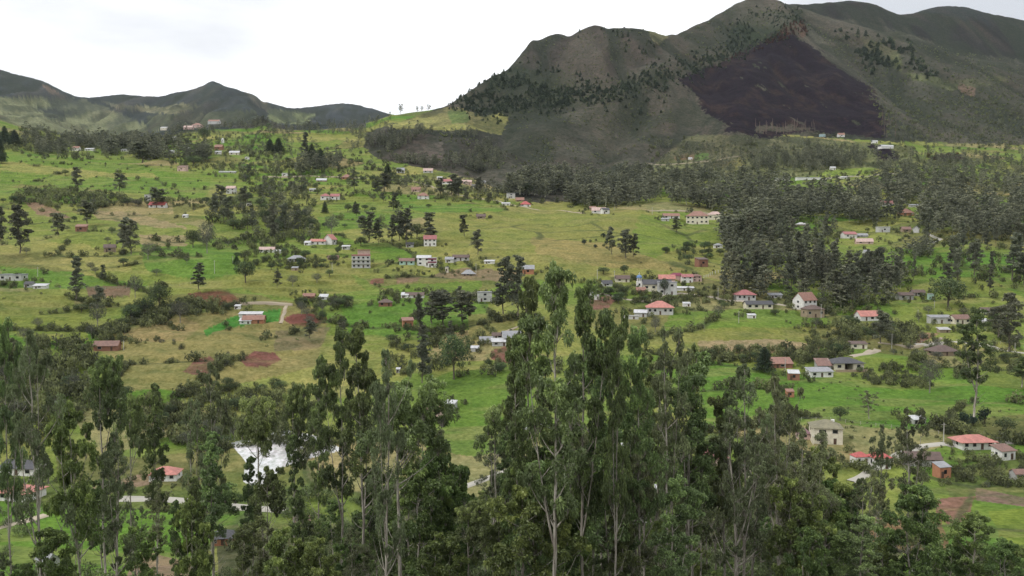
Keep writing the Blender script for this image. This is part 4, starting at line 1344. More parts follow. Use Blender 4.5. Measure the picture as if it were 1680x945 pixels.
# centre
H_(568, 294, 17, 4, 5, 'hip', ORANGE, TERRA, 'bright orange house with hipped roof above the green hedge', 0, 1, 2, 0.8)
H_(527, 298, 16, 3, 3, 'gable', TANW, TINW, 'low tan house left of the orange house', 0, 1, 1, 0.5)
H_(512, 313, 9, 3, 2, 'shed', WHITE, TINW, 'white sheet-roofed hut at the wood edge', 0, 1, 1, 0.6, name='hut')
H_(533, 329, 14, 7, 4, 'hip', WHITE, PINKR, 'white house with crimson roof, left one of a pair', 0, 1, 2, 0.8)
H_(549, 328, 14, 6, 4, 'gable', WHITE, PINKR, 'white house with crimson roof and arches, right one of a pair', 0, 1, 2, 0.7)
H_(657, 284, 12, 5, 4, 'gable', WHITE, TIN, 'white house with grey roof under the dark heath hill', 0, 1, 1, 0.8)
H_(702, 284, 15, 4, 4, 'gable', PALE, PINKW, 'pale house with pink roof under the dark heath hill', 0, 1, 2, 0.7)
H_(694, 327, 18, 6, 5, 'hip', WHITE, TERRA, 'two-storey white villa with terracotta roof beside grove trees', 0, 2, 2, 0.8)
H_(682, 314, 14, 4, 4, 'gable', PINKW, TERRA, 'pink house hidden behind the terracotta villa', 0, 1, 1, 0.7)
H_(733, 303, 19, 5, 4, 'gable', WHITE, PINKR, 'long white house with red roof at the hamlet centre', 0, 1, 2, 0.6)
H_(766, 303, 15, 5, 3, 'gable', PINKW, PINKW, 'pink house right of the hamlet centre', 0, 1, 2, 0.7)
H_(776, 307, 9, 4, 2, 'flat', WHITE, TINW, 'white box house at the hamlet end', 0, 1, 1, 0.8)
H_(790, 302, 13, 3, 2, 'shed', PALE, TIN, 'grey sheet roof climbing behind the hamlet', 12, 1, 0, 0.5, name='shed')
H_(721, 295, 8, 3, 2, 'shed', WHITE, TINW, 'white hut above the hamlet', 0, 1, 1, 0.8, name='hut')
H_(838, 326, 13, 8, 2, 'flat', PALE, TIN, 'pale cubic house at the wood edge', 8, 2, 1, 0.8)
H_(853, 331, 13, 3, 4, 'gable', TANW, TERRA, 'low house with terracotta roof between cubic and red-roofed houses', 0, 1, 1, 0.7)
H_(862, 339, 18, 4, 5, 'hip', WHITE, RED, 'white bungalow with red hipped roof at the meadow top', 0, 1, 2, 0.8)
H_(830, 337, 13, 3, 2, 'shed', WHITE, TINW, 'low white sheds left of the red-roofed bungalow', 0, 1, 2, 0.5, name='shed')
H_(789, 359, 14, 4, 4, 'gable', TANW, BROWNR, 'dark thatched hut in the open meadow', 0, 1, 1, 0.8, name='hut')
H_(983, 350, 22, 5, 5, 'gable', WHITE, PINKW, 'white house with pinkish roof at the upper meadow edge', -8, 1, 2, 0.6)
H_(993, 351, 12, 7, 3, 'gable', WHITE, SLATE, 'white gabled house with dark roof at the upper meadow edge', 20, 1, 1, 0.8)
H_(973, 345, 10, 4, 3, 'shed', TANW, TERRA, 'small tan house left at the upper meadow edge', 0, 1, 1, 0.8)
H_(1147, 368, 36, 14, 8, 'hip', CREAM, TERRA, 'big cream three-storey house with pale tiled roof on the meadow rim', -14, 2, 5, 0.7)
H_(1175, 361, 26, 9, 5, 'hip', CREAM, PINKW, 'cream annex with pink roof adjoining the big meadow-rim house', -4, 1, 3, 0.7)
H_(1102, 359, 26, 5, 4, 'gable', WHITE, TERRA, 'long white house with red roof left of the big cream house', 0, 1, 3, 0.5)
H_(1092, 363, 12, 3, 2, 'shed', PALE, TIN, 'grey lean-to left of the long red-roofed house', -20, 1, 0, 0.6, name='shed')
H_(1179, 407, 13, 5, 3, 'hip', WHITE, TIN, 'tiny white house at the wood edge above the brick hut', 0, 1, 1, 0.8)
H_(1152, 438, 17, 12, 3, 'shed', BRICK, BROWNR, 'tall brick hut with dark open side at the wood edge', 18, 1, 1, 0.8, name='hut')
H_(705, 404, 20, 12, 6, 'gable', WHITE, PINKR, 'narrow two-storey white house with red roof beside a tall tree', 4, 2, 3, 0.7)
H_(672, 406, 12, 5, 3, 'shed', GREYW, SLATE, 'dark hut with white front under the grove', 0, 1, 1, 0.8, name='hut')
H_(591, 440, 30, 20, 4, 'flat', PALE, PINKR, 'three-storey white block of flats with red top floor', 8, 3, 4, 0.6, extra='rooftop')
H_(695, 436, 22, 13, 4, 'gable', WHITE, TINW, 'white gabled house joined to a maroon block', 0, 2, 2, 0.8)
H_(709, 439, 14, 15, 2, 'flat', WHITE, TINW, 'maroon and white block beside the white gabled house', 0, 2, 1, 0.8, extra='maroon')
H_(667, 435, 24, 7, 4, 'gable', MINT, RUST, 'mint green bungalow with brown roof', 0, 1, 3, 0.5)
H_(540, 402, 16, 9, 8, 'gable', WHITE, CORAL, 'tall white gabled house with coral roof, right of the red-roofed row', 70, 1, 1, 1.0)
H_(521, 402, 24, 5, 4, 'shed', WHITE, CORAL, 'long white row house with coral lean-to roof', 3, 1, 3, 0.4)
H_(504, 403, 10, 4, 3, 'shed', WHITE, TINW, 'white shed left end of the coral-roofed row', 0, 1, 1, 0.7, name='shed')
H_(437, 414, 24, 5, 4, 'gable', WHITE, PINKW, 'long white house with pale pink roof behind the thicket', 4, 1, 3, 0.5)
H_(455, 416, 10, 3, 2, 'shed', WHITE, TINW, 'low white shed right of the pale pink roof', 0, 1, 1, 0.6, name='shed')
H_(485, 430, 26, 6, 5, 'hip', GREYW, TIN, 'low grey house with hipped grey roof in the thicket', 0, 1, 3, 0.6)
H_(483, 444, 10, 3, 2, 'shed', TANW, TIN, 'small shed half buried in the thicket', 0, 1, 0, 0.8, name='shed')
H_(546, 427, 16, 3, 4, 'gable', TANW, RUST, 'low mud house with rusty roof above the thicket', 0, 1, 1, 0.6)
H_(567, 410, 12, 5, 2, 'shed', PALE, TINW, 'small white-roofed shed under a dark tree', 0, 1, 1, 0.7, name='shed')
H_(756, 428, 26, 6, 4, 'gable', PALE, BROWNR, 'long pale house with brown roof above the dirt yard', -2, 1, 3, 0.5)
H_(737, 431, 13, 5, 4, 'shed', WHITE, TIN, 'white hut left of the long brown-roofed house', 0, 1, 1, 0.8, name='hut')
H_(733, 447, 5, 8, 2, 'flat', CREAM, TINW, 'tiny cream tower house above the dirt yard', 0, 1, 1, 0.9)
H_(768, 453, 22, 4, 6, 'hip', TANW, TIN, 'low house with blue-grey hipped roof by the dirt yard', 0, 1, 1, 0.7)
H_(803, 433, 16, 3, 2, 'shed', WHITE, TINW, 'white sheet roof left of the grove by the tin-roofed house', -12, 1, 1, 0.5, name='shed')
H_(866, 450, 20, 9, 6, 'gable', ORANGE, TIN, 'orange house with blue-grey tin roof behind the front trees', 0, 1, 1, 0.8)
H_(795, 498, 23, 15, 2, 'flat', PALE, TIN, 'pale grey two-storey box house on stilts', 6, 2, 1, 0.7, extra='stilts', lift=1.0)
H_(680, 489, 30, 5, 4, 'gable', WHITE, BROWNR, 'long white house with dark roof behind garden bushes', -3, 1, 3, 0.4)
H_(664, 489, 12, 4, 4, 'shed', WHITE, TINW, 'white porch left of the long dark-roofed house', 0, 1, 1, 0.7, name='shed')
H_(631, 503, 22, 7, 5, 'hip', BRICK, BROWNR, 'square brick hut with dark pyramid roof in the green field', 8, 1, 2, 0.9, name='hut')
H_(506, 490, 18, 4, 4, 'gable', BRICK, TERRA, 'low brick house with tiled roof by the round bushes', 4, 1, 1, 0.6)
H_(530, 492, 14, 4, 4, 'shed', PALE, TINW, 'white-roofed shed right of the low brick house', 0, 1, 1, 0.7, name='shed')
H_(668, 537, 17, 11, 4, 'shed', ORANGE, TERRA, 'orange brick house under the big grove', 14, 1, 2, 0.8)
H_(840, 563, 32, 10, 9, 'gable', PALE, TIN, 'pale grey house with broad grey gable at the brown field', 12, 1, 3, 0.8)
H_(820, 568, 26, 7, 4, 'shed', PALE, TINW, 'white-roofed house front of the broad grey gable', 4, 1, 2, 0.6)
H_(797, 563, 20, 4, 5, 'gable', WHITE, TIN, 'low white house left of the broad grey gable', 10, 1, 1, 0.6)
H_(820, 556, 24, 6, 4, 'gable', WHITE, BROWNR, 'long house with maroon-brown roof behind the white-roofed house', 0, 1, 1, 0.4)
H_(779, 577, 13, 3, 3, 'shed', PALE, TINW, 'tin-roofed lean-to below the low white house', 0, 1, 0, 0.7, name='shed')
H_(653, 612, 6, 6, 2, 'shed', GREYW, TINW, 'tiny white-roofed pump hut on the green bank', 0, 1, 1, 0.9, name='hut')
H_(712, 684, 24, 9, 8, 'gable', PINKW, RUST, 'rusty-roofed barn behind the central grove', -25, 1, 0, 0.8, name='barn')
H_(739, 671, 18, 8, 4, 'shed', GREYW, TINW, 'open white-roofed shed beside the rusty-roofed barn', -20, 1, 1, 0.8, name='shed', door=False)
# village with the church
H_(1079, 478, 46, 12, 7, 'gable', CREAM, SLATE, 'long cream church nave with dark slate roof', -4, 1, 4, 0.45, name='church', extra='tower')
H_(1096, 484, 32, 20, 2, 'flat', PALE, TIN, 'large grey block building in front of the church roof', -10, 2, 2, 0.6)
H_(1022, 463, 22, 6, 5, 'gable', CREAM, BROWNR, 'cream house with brown roof left of the blue-domed tower', 0, 1, 2, 0.6)
H_(996, 470, 16, 5, 5, 'gable', WHITE, SLATE, 'white house with slate roof left end of the village', 10, 1, 1, 0.7)
H_(1052, 480, 14, 4, 4, 'gable', BRICK, TERRA, 'small brick house with tiled roof below the church', 0, 1, 1, 0.7)
H_(1095, 463, 26, 6, 6, 'gable', PINKW, CORAL, 'house with long coral roof behind the church', -4, 1, 1, 0.6)
H_(1112, 458, 26, 6, 4, 'hip', PINKW, MAROON, 'house with dark maroon roof highest in the village', 0, 1, 2, 0.6)
H_(1128, 464, 18, 10, 4, 'gable', WHITE, PINKR, 'white and pink house right of the coral roof', 0, 2, 2, 0.7)
H_(1143, 462, 16, 9, 3, 'hip', PINKW, RUST, 'pinkish house at the right end of the village', 6, 2, 2, 0.7)
H_(1120, 477, 16, 3, 2, 'shed', WHITE, TINW, 'low white shed right of the grey block building', -12, 1, 0, 0.6, name='shed')
H_(1135, 477, 8, 3, 2, 'shed', WHITE, TINW, 'small white shed at the village road end', 0, 1, 0, 0.8, name='shed')
H_(964, 489, 18, 9, 6, 'gable', PALE, TIN, 'pale gabled barn beside the red soil plot', 78, 1, 0, 0.9, name='barn')
H_(979, 492, 8, 7, 2, 'flat', WHITE, TINW, 'white water hut right of the pale gabled barn', 0, 1, 0, 0.9, name='hut')
H_(1085, 517, 42, 13, 9, 'hip', PALE, CORAL, 'large white house with coral hipped roof below the village', -6, 1, 5, 0.8, ov=0.8)
H_(1052, 520, 20, 7, 4, 'shed', PALE, TINW, 'white-roofed outbuilding left of the coral hipped roof', -10, 1, 0, 0.7, name='outbuilding')
H_(1035, 524, 26, 5, 2, 'flat', PALE, PALE, 'low whitewashed yard building furthest left of the coral house', -14, 1, 0, 0.3, name='outbuilding')
H_(1127, 503, 12, 4, 2, 'shed', WHITE, TINW, 'small white shed on the dark yard wall', 0, 1, 0, 0.6, name='shed')
H_(1225, 493, 30, 10, 7, 'hip', PALE, PINKR, 'white house with vivid pink-red hipped roof under the dark wood', 0, 1, 4, 0.8, ov=0.7)
H_(1246, 507, 44, 8, 5, 'gable', CREAM, SLATE, 'long cream bungalow with dark slate roof below the pink-red roof', 3, 1, 4, 0.4)
H_(1273, 489, 22, 4, 3, 'shed', PALE, TIN, 'low grey shed right of the pink-red roof', 3, 1, 1, 0.5, name='shed')
H_(1234, 522, 13, 4, 2, 'shed', WHITE, TINW, 'white field shed in the bright meadow', 0, 1, 0, 0.6, name='shed')
H_(1324, 508, 30, 16, 12, 'gable', WHITE, TERRA, 'steep-roofed white house with terracotta gable by the wood', 28, 2, 3, 0.8)
H_(1337, 521, 30, 14, 6, 'hip', TANW, BROWNR, 'grey stone house with brown roof in front of the steep gable', 6, 1, 3, 0.8)
H_(1430, 526, 40, 8, 8, 'gable', WHITE, CORAL, 'white hall with big salmon roof beyond the thicket', 6, 1, 1, 0.6)
# right fields
H_(1392, 608, 50, 14, 7, 'hip', CREAM, SLATE, 'cream bungalow with dark hipped roof and open central porch', 3, 1, 2, 0.7, ov=0.8, extra='porch')
H_(1348, 619, 38, 9, 4, 'shed', WHITE, TIN, 'low outbuilding with white roof edge beside the cream porch bungalow', 4, 1, 3, 0.6, name='outbuilding')
H_(1353, 606, 22, 5, 10, 'shed', GREYW, RUST, 'shed with steep grey-brown sheet roof between outbuilding and bungalow', 0, 1, 0, 0.8, name='shed')
H_(1284, 604, 33, 7, 8, 'shed', BRICK, TERRA, 'shed with rust-red sheet roof behind a white pole', 0, 1, 1, 0.6, name='shed')
H_(1304, 624, 18, 11, 4, 'shed', BRICK, TINW, 'brown brick hut with white roof edge in the bright green field', -10, 1, 1, 0.8, name='hut')
H_(1297, 652, 12, 9, 3, 'shed', ORANGE, TERRA, 'small orange brick hut at the edge of the front crowns', 0, 1, 1, 0.8, name='hut')
H_(1545, 531, 36, 10, 3, 'shed', PALE, TIN, 'grey open-fronted row house with white left end', 2, 1, 3, 0.4, name='row_house')
H_(1578, 532, 28, 9, 6, 'gable', CREAM, RUST, 'yellow-cream house with rusty roof joined to the grey row', 10, 1, 3, 0.6)
H_(1615, 531, 14, 4, 3, 'shed', WHITE, TINW, 'small white shed right of the yellow-cream house', 0, 1, 0, 0.6, name='shed')
H_(1629, 513, 36, 5, 4, 'gable', WHITE, BROWNR, 'long low white house with brown roof on the grass rise', 4, 1, 2, 0.35)
H_(1550, 546, 18, 4, 3, 'shed', TANW, PALE, 'pale sheet-roofed shed above the bare soil patch', 4, 1, 0, 0.5, name='shed')
H_(1552, 584, 42, 8, 8, 'hip', TANW, BROWNR, 'tan house with broad dark brown roof by the winding path', 8, 1, 3, 0.7, ov=0.7)
H_(1410, 572, 26, 8, 3, 'shed', CREAM, BROWNR, 'small cream house under the bushes by the pale track', -3, 1, 2, 0.5)
H_(1487, 492, 24, 8, 4, 'gable', GREYW, BROWNR, 'old grey house with dark roof at the wood edge', 6, 1, 2, 0.6)
H_(1508, 486, 20, 6, 4, 'gable', GREYW, BROWNR, 'second old grey house, further back at the wood edge', 0, 1, 1, 0.6)
H_(1528, 492, 8, 9, 2, 'flat', MINT, TIN, 'tiny mint green hut beside the old grey houses', 0, 1, 0, 0.8, name='hut')
H_(1395, 391, 21, 7, 4, 'gable', WHITE, PINKR, 'white house with pink-red roof in the wood clearing', 8, 1, 2, 0.7)
H_(1414, 389, 20, 3, 3, 'gable', GREYW, TIN, 'grey-roofed house behind the pink-red roof of the clearing', 0, 1, 1, 0.5)
H_(1420, 400, 26, 4, 5, 'gable', PINKW, PINKW, 'low house with dusty pink roof in the wood clearing', -8, 1, 2, 0.5)
H_(1451, 381, 18, 8, 2, 'flat', PALE, TINW, 'pale flat-roofed house above the wood clearing', 6, 1, 1, 0.7)
H_(1423, 419, 10, 6, 3, 'gable', PALE, TIN, 'small pale house lowest in the wood clearing', 0, 1, 1, 0.8)
H_(1488, 381, 14, 5, 4, 'gable', TANW, RUST, 'tan house with rusty roof left of the road bend', 0, 1, 1, 0.7)
H_(1505, 382, 12, 7, 4, 'gable', PALE, TIN, 'pale gabled house at the road bend', 60, 1, 1, 0.8)
H_(1316, 371, 16, 3, 3, 'hip', TANW, PALE, 'low pale-roofed house in the bright shrubs', 0, 1, 0, 0.7)
H_(1490, 354, 20, 5, 7, 'hip', ORANGE, TERRA, 'orange-roofed villa in the far bright garden', 0, 1, 2, 0.9)
H_(1456, 338, 19, 5, 4, 'gable', WHITE, PINKR, 'white house with pink roof at the foot of the far wood', 0, 1, 3, 0.5)
H_(1501, 340, 14, 3, 2, 'shed', PALE, TIN, 'grey roofed hut behind the orange-roofed villa', 0, 1, 0, 0.6, name='hut')
H_(1596, 335, 18, 3, 6, 'hip', PINKW, TERRA, 'low pink house with pointed roof in the far right wood', 0, 1, 1, 0.8)
H_(1284, 297, 24, 4, 2, 'flat', WHITE, TINW, 'white greenhouse tunnel, left one of the long white pair', 2, 1, 0, 0.2, name='greenhouse')
H_(1327, 296, 40, 4, 2, 'flat', WHITE, TINW, 'longer white greenhouse tunnel with pinkish end, right of the pair', 2, 1, 0, 0.2, name='greenhouse')
H_(1385, 293, 10, 2, 1.5, 'shed', WHITE, TINW, 'small white roof at the right end of the greenhouse track', 4, 1, 0, 0.4, name='shed')
H_(1367, 279, 8, 4, 2, 'gable', WHITE, TINW, 'white hut by the pale green field under the burnt slope', 0, 1, 0, 0.8, name='hut')
H_(1455, 244, 23, 4, 3, 'arch', WHITE, TINW, 'rounded white greenhouse below the burnt slope', 14, 1, 0, 0.4, name='greenhouse')
H_(1436, 235, 8, 3, 2, 'arch', WHITE, TINW, 'small rounded white tank house left of the greenhouse', 0, 1, 0, 0.8, name='greenhouse')
H_(1350, 224, 8, 4, 1, 'flat', (0.40, 0.55, 0.58), TINW, 'pale turquoise hut at the foot of the burnt slope', 0, 1, 0, 0.8, name='hut')
H_(1381, 224, 10, 4, 3, 'gable', WHITE, TERRA, 'white hut with tiled roof at the foot of the burnt slope', 0, 1, 1, 0.8, name='hut')
H_(1133, 262, 6, 2, 2, 'shed', WHITE, TINW, 'tiny white shed on the lower mountain fields', 0, 1, 0, 0.8, name='shed')
H_(1157, 313, 6, 3, 2, 'shed', WHITE, TINW, 'tiny white shed at the top of the far wood', 0, 1, 0, 0.8, name='shed')

def place_houses():
    for q in HOUSES:
        x, y, z = hit(q['u'], q['v'], 60, 2000)
        q['p'] = (x, y)
        w = q['w'] * y / FPX
        zc = float(ground(x, y + w * q['dp'] * 0.5, pads=False)[0])
        q['z'] = z + 0.12
        R = 0.5 * math.hypot(w, w * q['dp'])
        PADS.append((x, y + w * q['dp'] * 0.45, z, R * 1.02, R * 1.02 + max(3.0, (zc - z) * 1.5 + 2)))

def roof_mesh(rt, hw, hd, h, rh, ov):
    m = MB()
    a, b = hw + ov, hd + ov
    drop = rh * ov / max(hd, 0.1) * (0.9 if rt != 'flat' else 0)
    z0, z1 = h - min(drop, 0.7), h + rh
    th = 0.12
    if rt == 'gable':
        m.slabs([[(-a, -b, z0), (a, -b, z0), (a, 0, z1), (-a, 0, z1)], [(-a, 0, z1), (a, 0, z1), (a, b, z0), (-a, b, z0)]], th)
    elif rt == 'hip':
        g = max(a - b, a * 0.12)
        m.slabs([[(-a, -b, z0), (a, -b, z0), (g, 0, z1), (-g, 0, z1)], [(a, b, z0), (-a, b, z0), (-g, 0, z1), (g, 0, z1)],
                 [(a, -b, z0), (a, b, z0), (g, 0, z1)], [(-a, b, z0), (-a, -b, z0), (-g, 0, z1)]], th)
    elif rt == 'shed':
        m.slabs([[(-a, -b, h + 0.05), (a, -b, h + 0.05), (a, b, z1 + 0.1), (-a, b, z1 + 0.1)]], th)
    elif rt == 'arch':
        n = 8
        pts = [(-hd * math.cos(math.pi * i / n), h + rh * math.sin(math.pi * i / n)) for i in range(n + 1)]
        m.slabs([[(-a, p[0], p[1]), (a, p[0], p[1]), (a, q[0], q[1]), (-a, q[0], q[1])] for p, q in zip(pts[:-1], pts[1:])], 0.05)
    else:
        m.box(-a + ov * .6, a - ov * .6, -b + ov * .6, b - ov * .6, h, h + max(0.25, rh * .5))
    return m

def build_house(q):
    x, y = q['p']
    s = y / FPX
    hw, h, rh = q['w'] * s / 2, max(q['h'] * s, 1.6), q['rh'] * s
    hd = hw * q['dp']
    rt = q['rt']
    ov = q['ov'] if hw > 2.5 else 0.2
    lift = q['lift']
    cz = q['z'] + lift
    e = empty(q['name'], (x, y + hd, cz), math.radians(q['yaw']))
    cat = q['name'].replace('_', ' ')
    tag(e, q['label'], cat, q['group'])
    if q['label'].count('shed') and cat in ('farm shed',):
        e['category'] = 'shed'
    wm, rm = wall_mat(q['wc']), roof_mat(q['rc'])
    bot = -2.5 if not lift else 0.0
    wl = MB()
    if q['extra'] == 'porch':
        wl.box(-hw, -hw * .28, -hd, hd, bot, h)
        wl.box(hw * .28, hw, -hd, hd, bot, h)
        wl.box(-hw * .28, hw * .28, hd * .2, hd, bot, h)
    else:
        wl.box(-hw, hw, -hd, hd, bot, h)
    if rt == 'gable':
        for sx in (-1, 1):
            X = sx * (hw - 0.01)
            wl.poly([(X, -hd, h), (X, hd, h), (X, 0, h + rh - 0.14), (X - sx * .15, -hd, h), (X - sx * .15, hd, h), (X - sx * .15, 0, h + rh - 0.14)],
                    [(0, 1, 2), (5, 4, 3), (0, 2, 5, 3), (1, 4, 5, 2)])
    if rt == 'shed':
        for X in (-hw + 0.01, hw - 0.16):
            wl.poly([(X, -hd, h), (X, hd, h), (X, hd, h + rh), (X + .15, -hd, h), (X + .15, hd, h), (X + .15, hd, h + rh)], [(0, 1, 2), (5, 4, 3), (0, 2, 5, 3), (1, 4, 5, 2)])
    wl.build('wall', wm, e)
    roof_mesh(rt, hw, hd, h, rh, ov).build('roof', rm, e)
    st, nw = q['st'], q['win']
    sh = h / st
    wh = min(sh * 0.42, 1.25)
    ww = min(2 * hw / max(nw + 1.2, 1.8) * 0.55, 1.6)
    big = q['w'] > 24
    door_at = None
    def window(cx, cz_, face):
        m = MB()
        if face == 'front':
            m.box(cx - ww / 2, cx + ww / 2, -hd - 0.03, -hd + 0.02, cz_ - wh / 2, cz_ + wh / 2)
        else:
            sg = 1 if face == 'right' else -1
            X = sg * (hw + 0.03)
            m.box(min(X, X - sg * .05), max(X, X - sg * .05), cx - ww / 2, cx + ww / 2, cz_ - wh / 2, cz_ + wh / 2)
        o = m.build('window', GLASS, e)
        if big:
            f = MB()
            t = 0.10
            if face == 'front':
                for (a0, a1, b0, b1) in ((-ww / 2 - t, ww / 2 + t, wh / 2, wh / 2 + t), (-ww / 2 - t, ww / 2 + t, -wh / 2 - t, -wh / 2), (-ww / 2 - t, -ww / 2, -wh / 2, wh / 2), (ww / 2, ww / 2 + t, -wh / 2, wh / 2)):
                    f.box(cx + a0, cx + a1, -hd - 0.09, -hd + 0.01, cz_ + b0, cz_ + b1)
                f.build('frame', FRAME, o)
    if nw:
        slots = [(-hw + 2 * hw * (i + 0.5) / nw) for i in range(nw)]
        if q['extra'] == 'porch':
            slots = [-hw * .65, hw * .65]
        if q['extra'] == 'maroon':
            slots = [0.0]
        di = nw // 2 if (q['door'] and nw > 1) else -1
        for s_ in range(st):
            for i, cx in enumerate(slots):
                if s_ == 0 and i == di and q['extra'] != 'porch':
                    door_at = cx
                    continue
                if q['extra'] == 'balcony' and s_ == 1 and i == 0:
                    continue
                window(cx, sh * s_ + sh * 0.56, 'front')
            if big and q['dp'] > 0.5:
                window(0.0, sh * s_ + sh * 0.56, 'right')
                window(0.0, sh * s_ + sh * 0.56, 'left')
    if q['door'] and q['extra'] != 'porch':
        if door_at is None:
            door_at = hw * 0.45 if nw <= 1 else 0.0
        if nw == 1:
            door_at = -hw * 0.5
        dw, dh = min(0.95, hw * .5), min(2.05, h * 0.72 / st if st > 1 else h * .78)
        MB().box(door_at - dw / 2, door_at + dw / 2, -hd - 0.05, -hd + 0.02, 0.0, dh).build('door', DOORM, e)
    ex = q['extra']
    if not q['door'] and nw:
        MB().box(-hw * .8, hw * .8, -hd - 0.04, -hd + 0.01, 0.0, h * .8).build('opening_shade', DARKM, e)  # dark sheet on the solid wall, painted shade of an open front
    if ex == 'balcony':
        MB().box(-hw - 0.02, -0.05 * hw, -hd - 1.3, -hd - 0.01, sh - 0.12, sh + 0.06).build('balcony_floor', wall_mat(WHITE), e)
        r = MB().box(-hw - 0.02, -0.05 * hw, -hd - 1.3, -hd - 1.2, sh + 0.06, sh + 0.85)
        r.build('balcony_wall', wm, e)
        MB().box(-hw * .55, -hw * .1, -hd - 0.04, -hd + 0.01, sh + 0.06, sh + 2.0).build('balcony_door', DARKM, e)
        MB().box(-hw + 0.02, -hw + 0.27, -hd - 1.28, -hd - 1.03, bot, sh - 0.12).build('post', wm, e)
        MB().box(-hw + 0.02, -hw + 0.22, -hd - 1.26, -hd - 1.06, sh + 0.85, h - .15).build('post', wm, e)
        MB().box(hw * .42, hw * .62, hd * .3, hd * .5, h + rh * .25, h + rh * .85).build('chimney', wall_mat(WHITE), e)
    if ex == 'porch':
        MB().box(-hw * .25, hw * .25, hd * .2 - 0.05, hd * .2 - 0.01, 0.1, h * .8).build('door', DOORM, e)
        MB().box(-hw * 1.05, hw * 1.1, -hd - 2.6, -hd - 2.35, bot, 1.0).build('terrace_wall', wall_mat(TANW), e)
    if ex == 'rooftop':
        MB().box(-hw * .35, hw * .97, -hd * .8, hd * .9, h + 0.6, h + rh + 2.2).build('top_floor', wall_mat(PINKW), e)
        MB().box(-hw * .45, hw * 1.03, -hd * .95, hd * .98, h + rh + 2.2, h + rh + 2.45).build('top_roof', rm, e)
        for k in range(st):
            MB().box(-hw - .1, hw + .1, -hd - 0.85, -hd - 0.02, sh * k + 0.05, sh * k + 0.25).build('balcony', wall_mat(PALE), e)
    if ex == 'maroon':
        MB().box(-hw - .03, hw + .03, -hd - 0.25, -hd - 0.06, h * .5, h * .64).build('band', wall_mat(MAROON), e)
        MB().box(-hw - .03, hw + .03, -hd - 0.25, -hd - 0.06, h * .84, h * .99).build('band', wall_mat(MAROON), e)
    if ex == 'stilts':
        for sx in (-1, 0, 1):
            MB().box(sx * hw * .9 - .15, sx * hw * .9 + .15, -hd * .9 - .15, -hd * .9 + .15, -3.5, 0).build('post', CONC, e)
        MB().box(-hw - .05, hw + .05, -hd - .05, hd + .05, h * .48, h * .53).build('band', CONC, e)
    if ex == 'tower':
        tw = 1.75
        X, Yc = -hw - tw - 0.3, 0.0
        th_ = h * 1.3
        tr = MB().box(X - tw, X + tw, Yc - tw, Yc + tw, bot, th_).build('tower', wall_mat(WHITE), e)
        lantern = MB()
        for k in range(8):
            a = k * math.pi / 4
            lantern.box(X + math.cos(a) * 1.3 - .18, X + math.cos(a) * 1.3 + .18, Yc + math.sin(a) * 1.3 - .18, Yc + math.sin(a) * 1.3 + .18, th_, th_ + 2.2)
        lantern.build('belfry', wall_mat(WHITE), tr)
        V, F, n, k2 = [], [], 12, 5
        for j in range(k2):
            ph = math.pi / 2 * j / (k2 - 0.9)
            for i in range(n):
                a = 2 * math.pi * i / n
                V.append((X + 1.75 * math.cos(ph) * math.cos(a), Yc + 1.75 * math.cos(ph) * math.sin(a), th_ + 2.2 + 1.9 * math.sin(ph)))
        for j in range(k2 - 1):
            for i in range(n):
                F.append((j * n + i, j * n + (i + 1) % n, (j + 1) * n + (i + 1) % n, (j + 1) * n + i))
        F.append(tuple(range(n))[::-1])
        MB().poly(V, F).build('dome', wall_mat((0.16, 0.27, 0.50)), tr)
        MB().box(X - .08, X + .08, Yc - .08, Yc + .08, th_ + 3.9, th_ + 5.6).box(X - .45, X + .45, Yc - .07, Yc + .07, th_ + 4.8, th_ + 5.0).build('cross', wall_mat(WHITE), tr)
        MB().box(X - .5, X + .5, Yc - tw - .05, Yc - tw + .02, th_ * .55, th_ * .8).build('window', GLASS, tr)
    return e

# ------------------------------------------------------------------ roads and tracks: sheets laid on the land
def road(name, px, width, c, close=False):
    pts = []
    for (u, v) in px:
        x, y, z = hit(u, v, 120, 2000)
        pts.append((x, y))
    pts = np.array(pts)
    seg = np.r_[0, np.cumsum(np.hypot(*np.diff(pts, axis=0).T))]
    n = max(int(seg[-1] / 1.5), 4)
    s = np.linspace(0, seg[-1], n)
    P = np.stack([np.interp(s, seg, pts[:, 0]), np.interp(s, seg, pts[:, 1])], 1)
    for _ in range(6):
        P[1:-1] = (P[:-2] + 2 * P[1:-1] + P[2:]) / 4
    d = np.gradient(P, axis=0)
    d /= np.hypot(d[:, 0], d[:, 1])[:, None] + 1e-9
    nrm = np.stack([-d[:, 1], d[:, 0]], 1)
    K = 7
    off = np.linspace(-1, 1, K)
    wv = width / 2 * (1 + 0.25 * (fbm(s / 9, s * 0 + 3.3, 12, 2) - 0.5))
    V = []
    for k, o in enumerate(off):
        q = P + nrm * (o * wv)[:, None]
        V.append(np.stack([q[:, 0], q[:, 1], ground(q[:, 0], q[:, 1]) + (0.22 if 0 < k < K - 1 else -0.15)], 1))
    # level across
    V = np.stack(V, 1)
    V[:, 1:-1, 2] = V[:, 1:-1, 2] * 0.4 + V[:, 1:-1, 2].max(axis=1)[:, None] * 0.6
    i, j = np.meshgrid(np.arange(n - 1), np.arange(K - 1), indexing='ij')
    a = (i * K + j).ravel()
    F = np.stack([a, a + 1, a + K + 1, a + K], 1)
    me = np_mesh(name, V.reshape(-1, 3), F, True)
    o = link(name, me, plain(name + '_surface', c, 0.95))
    tag(o, kind='structure')

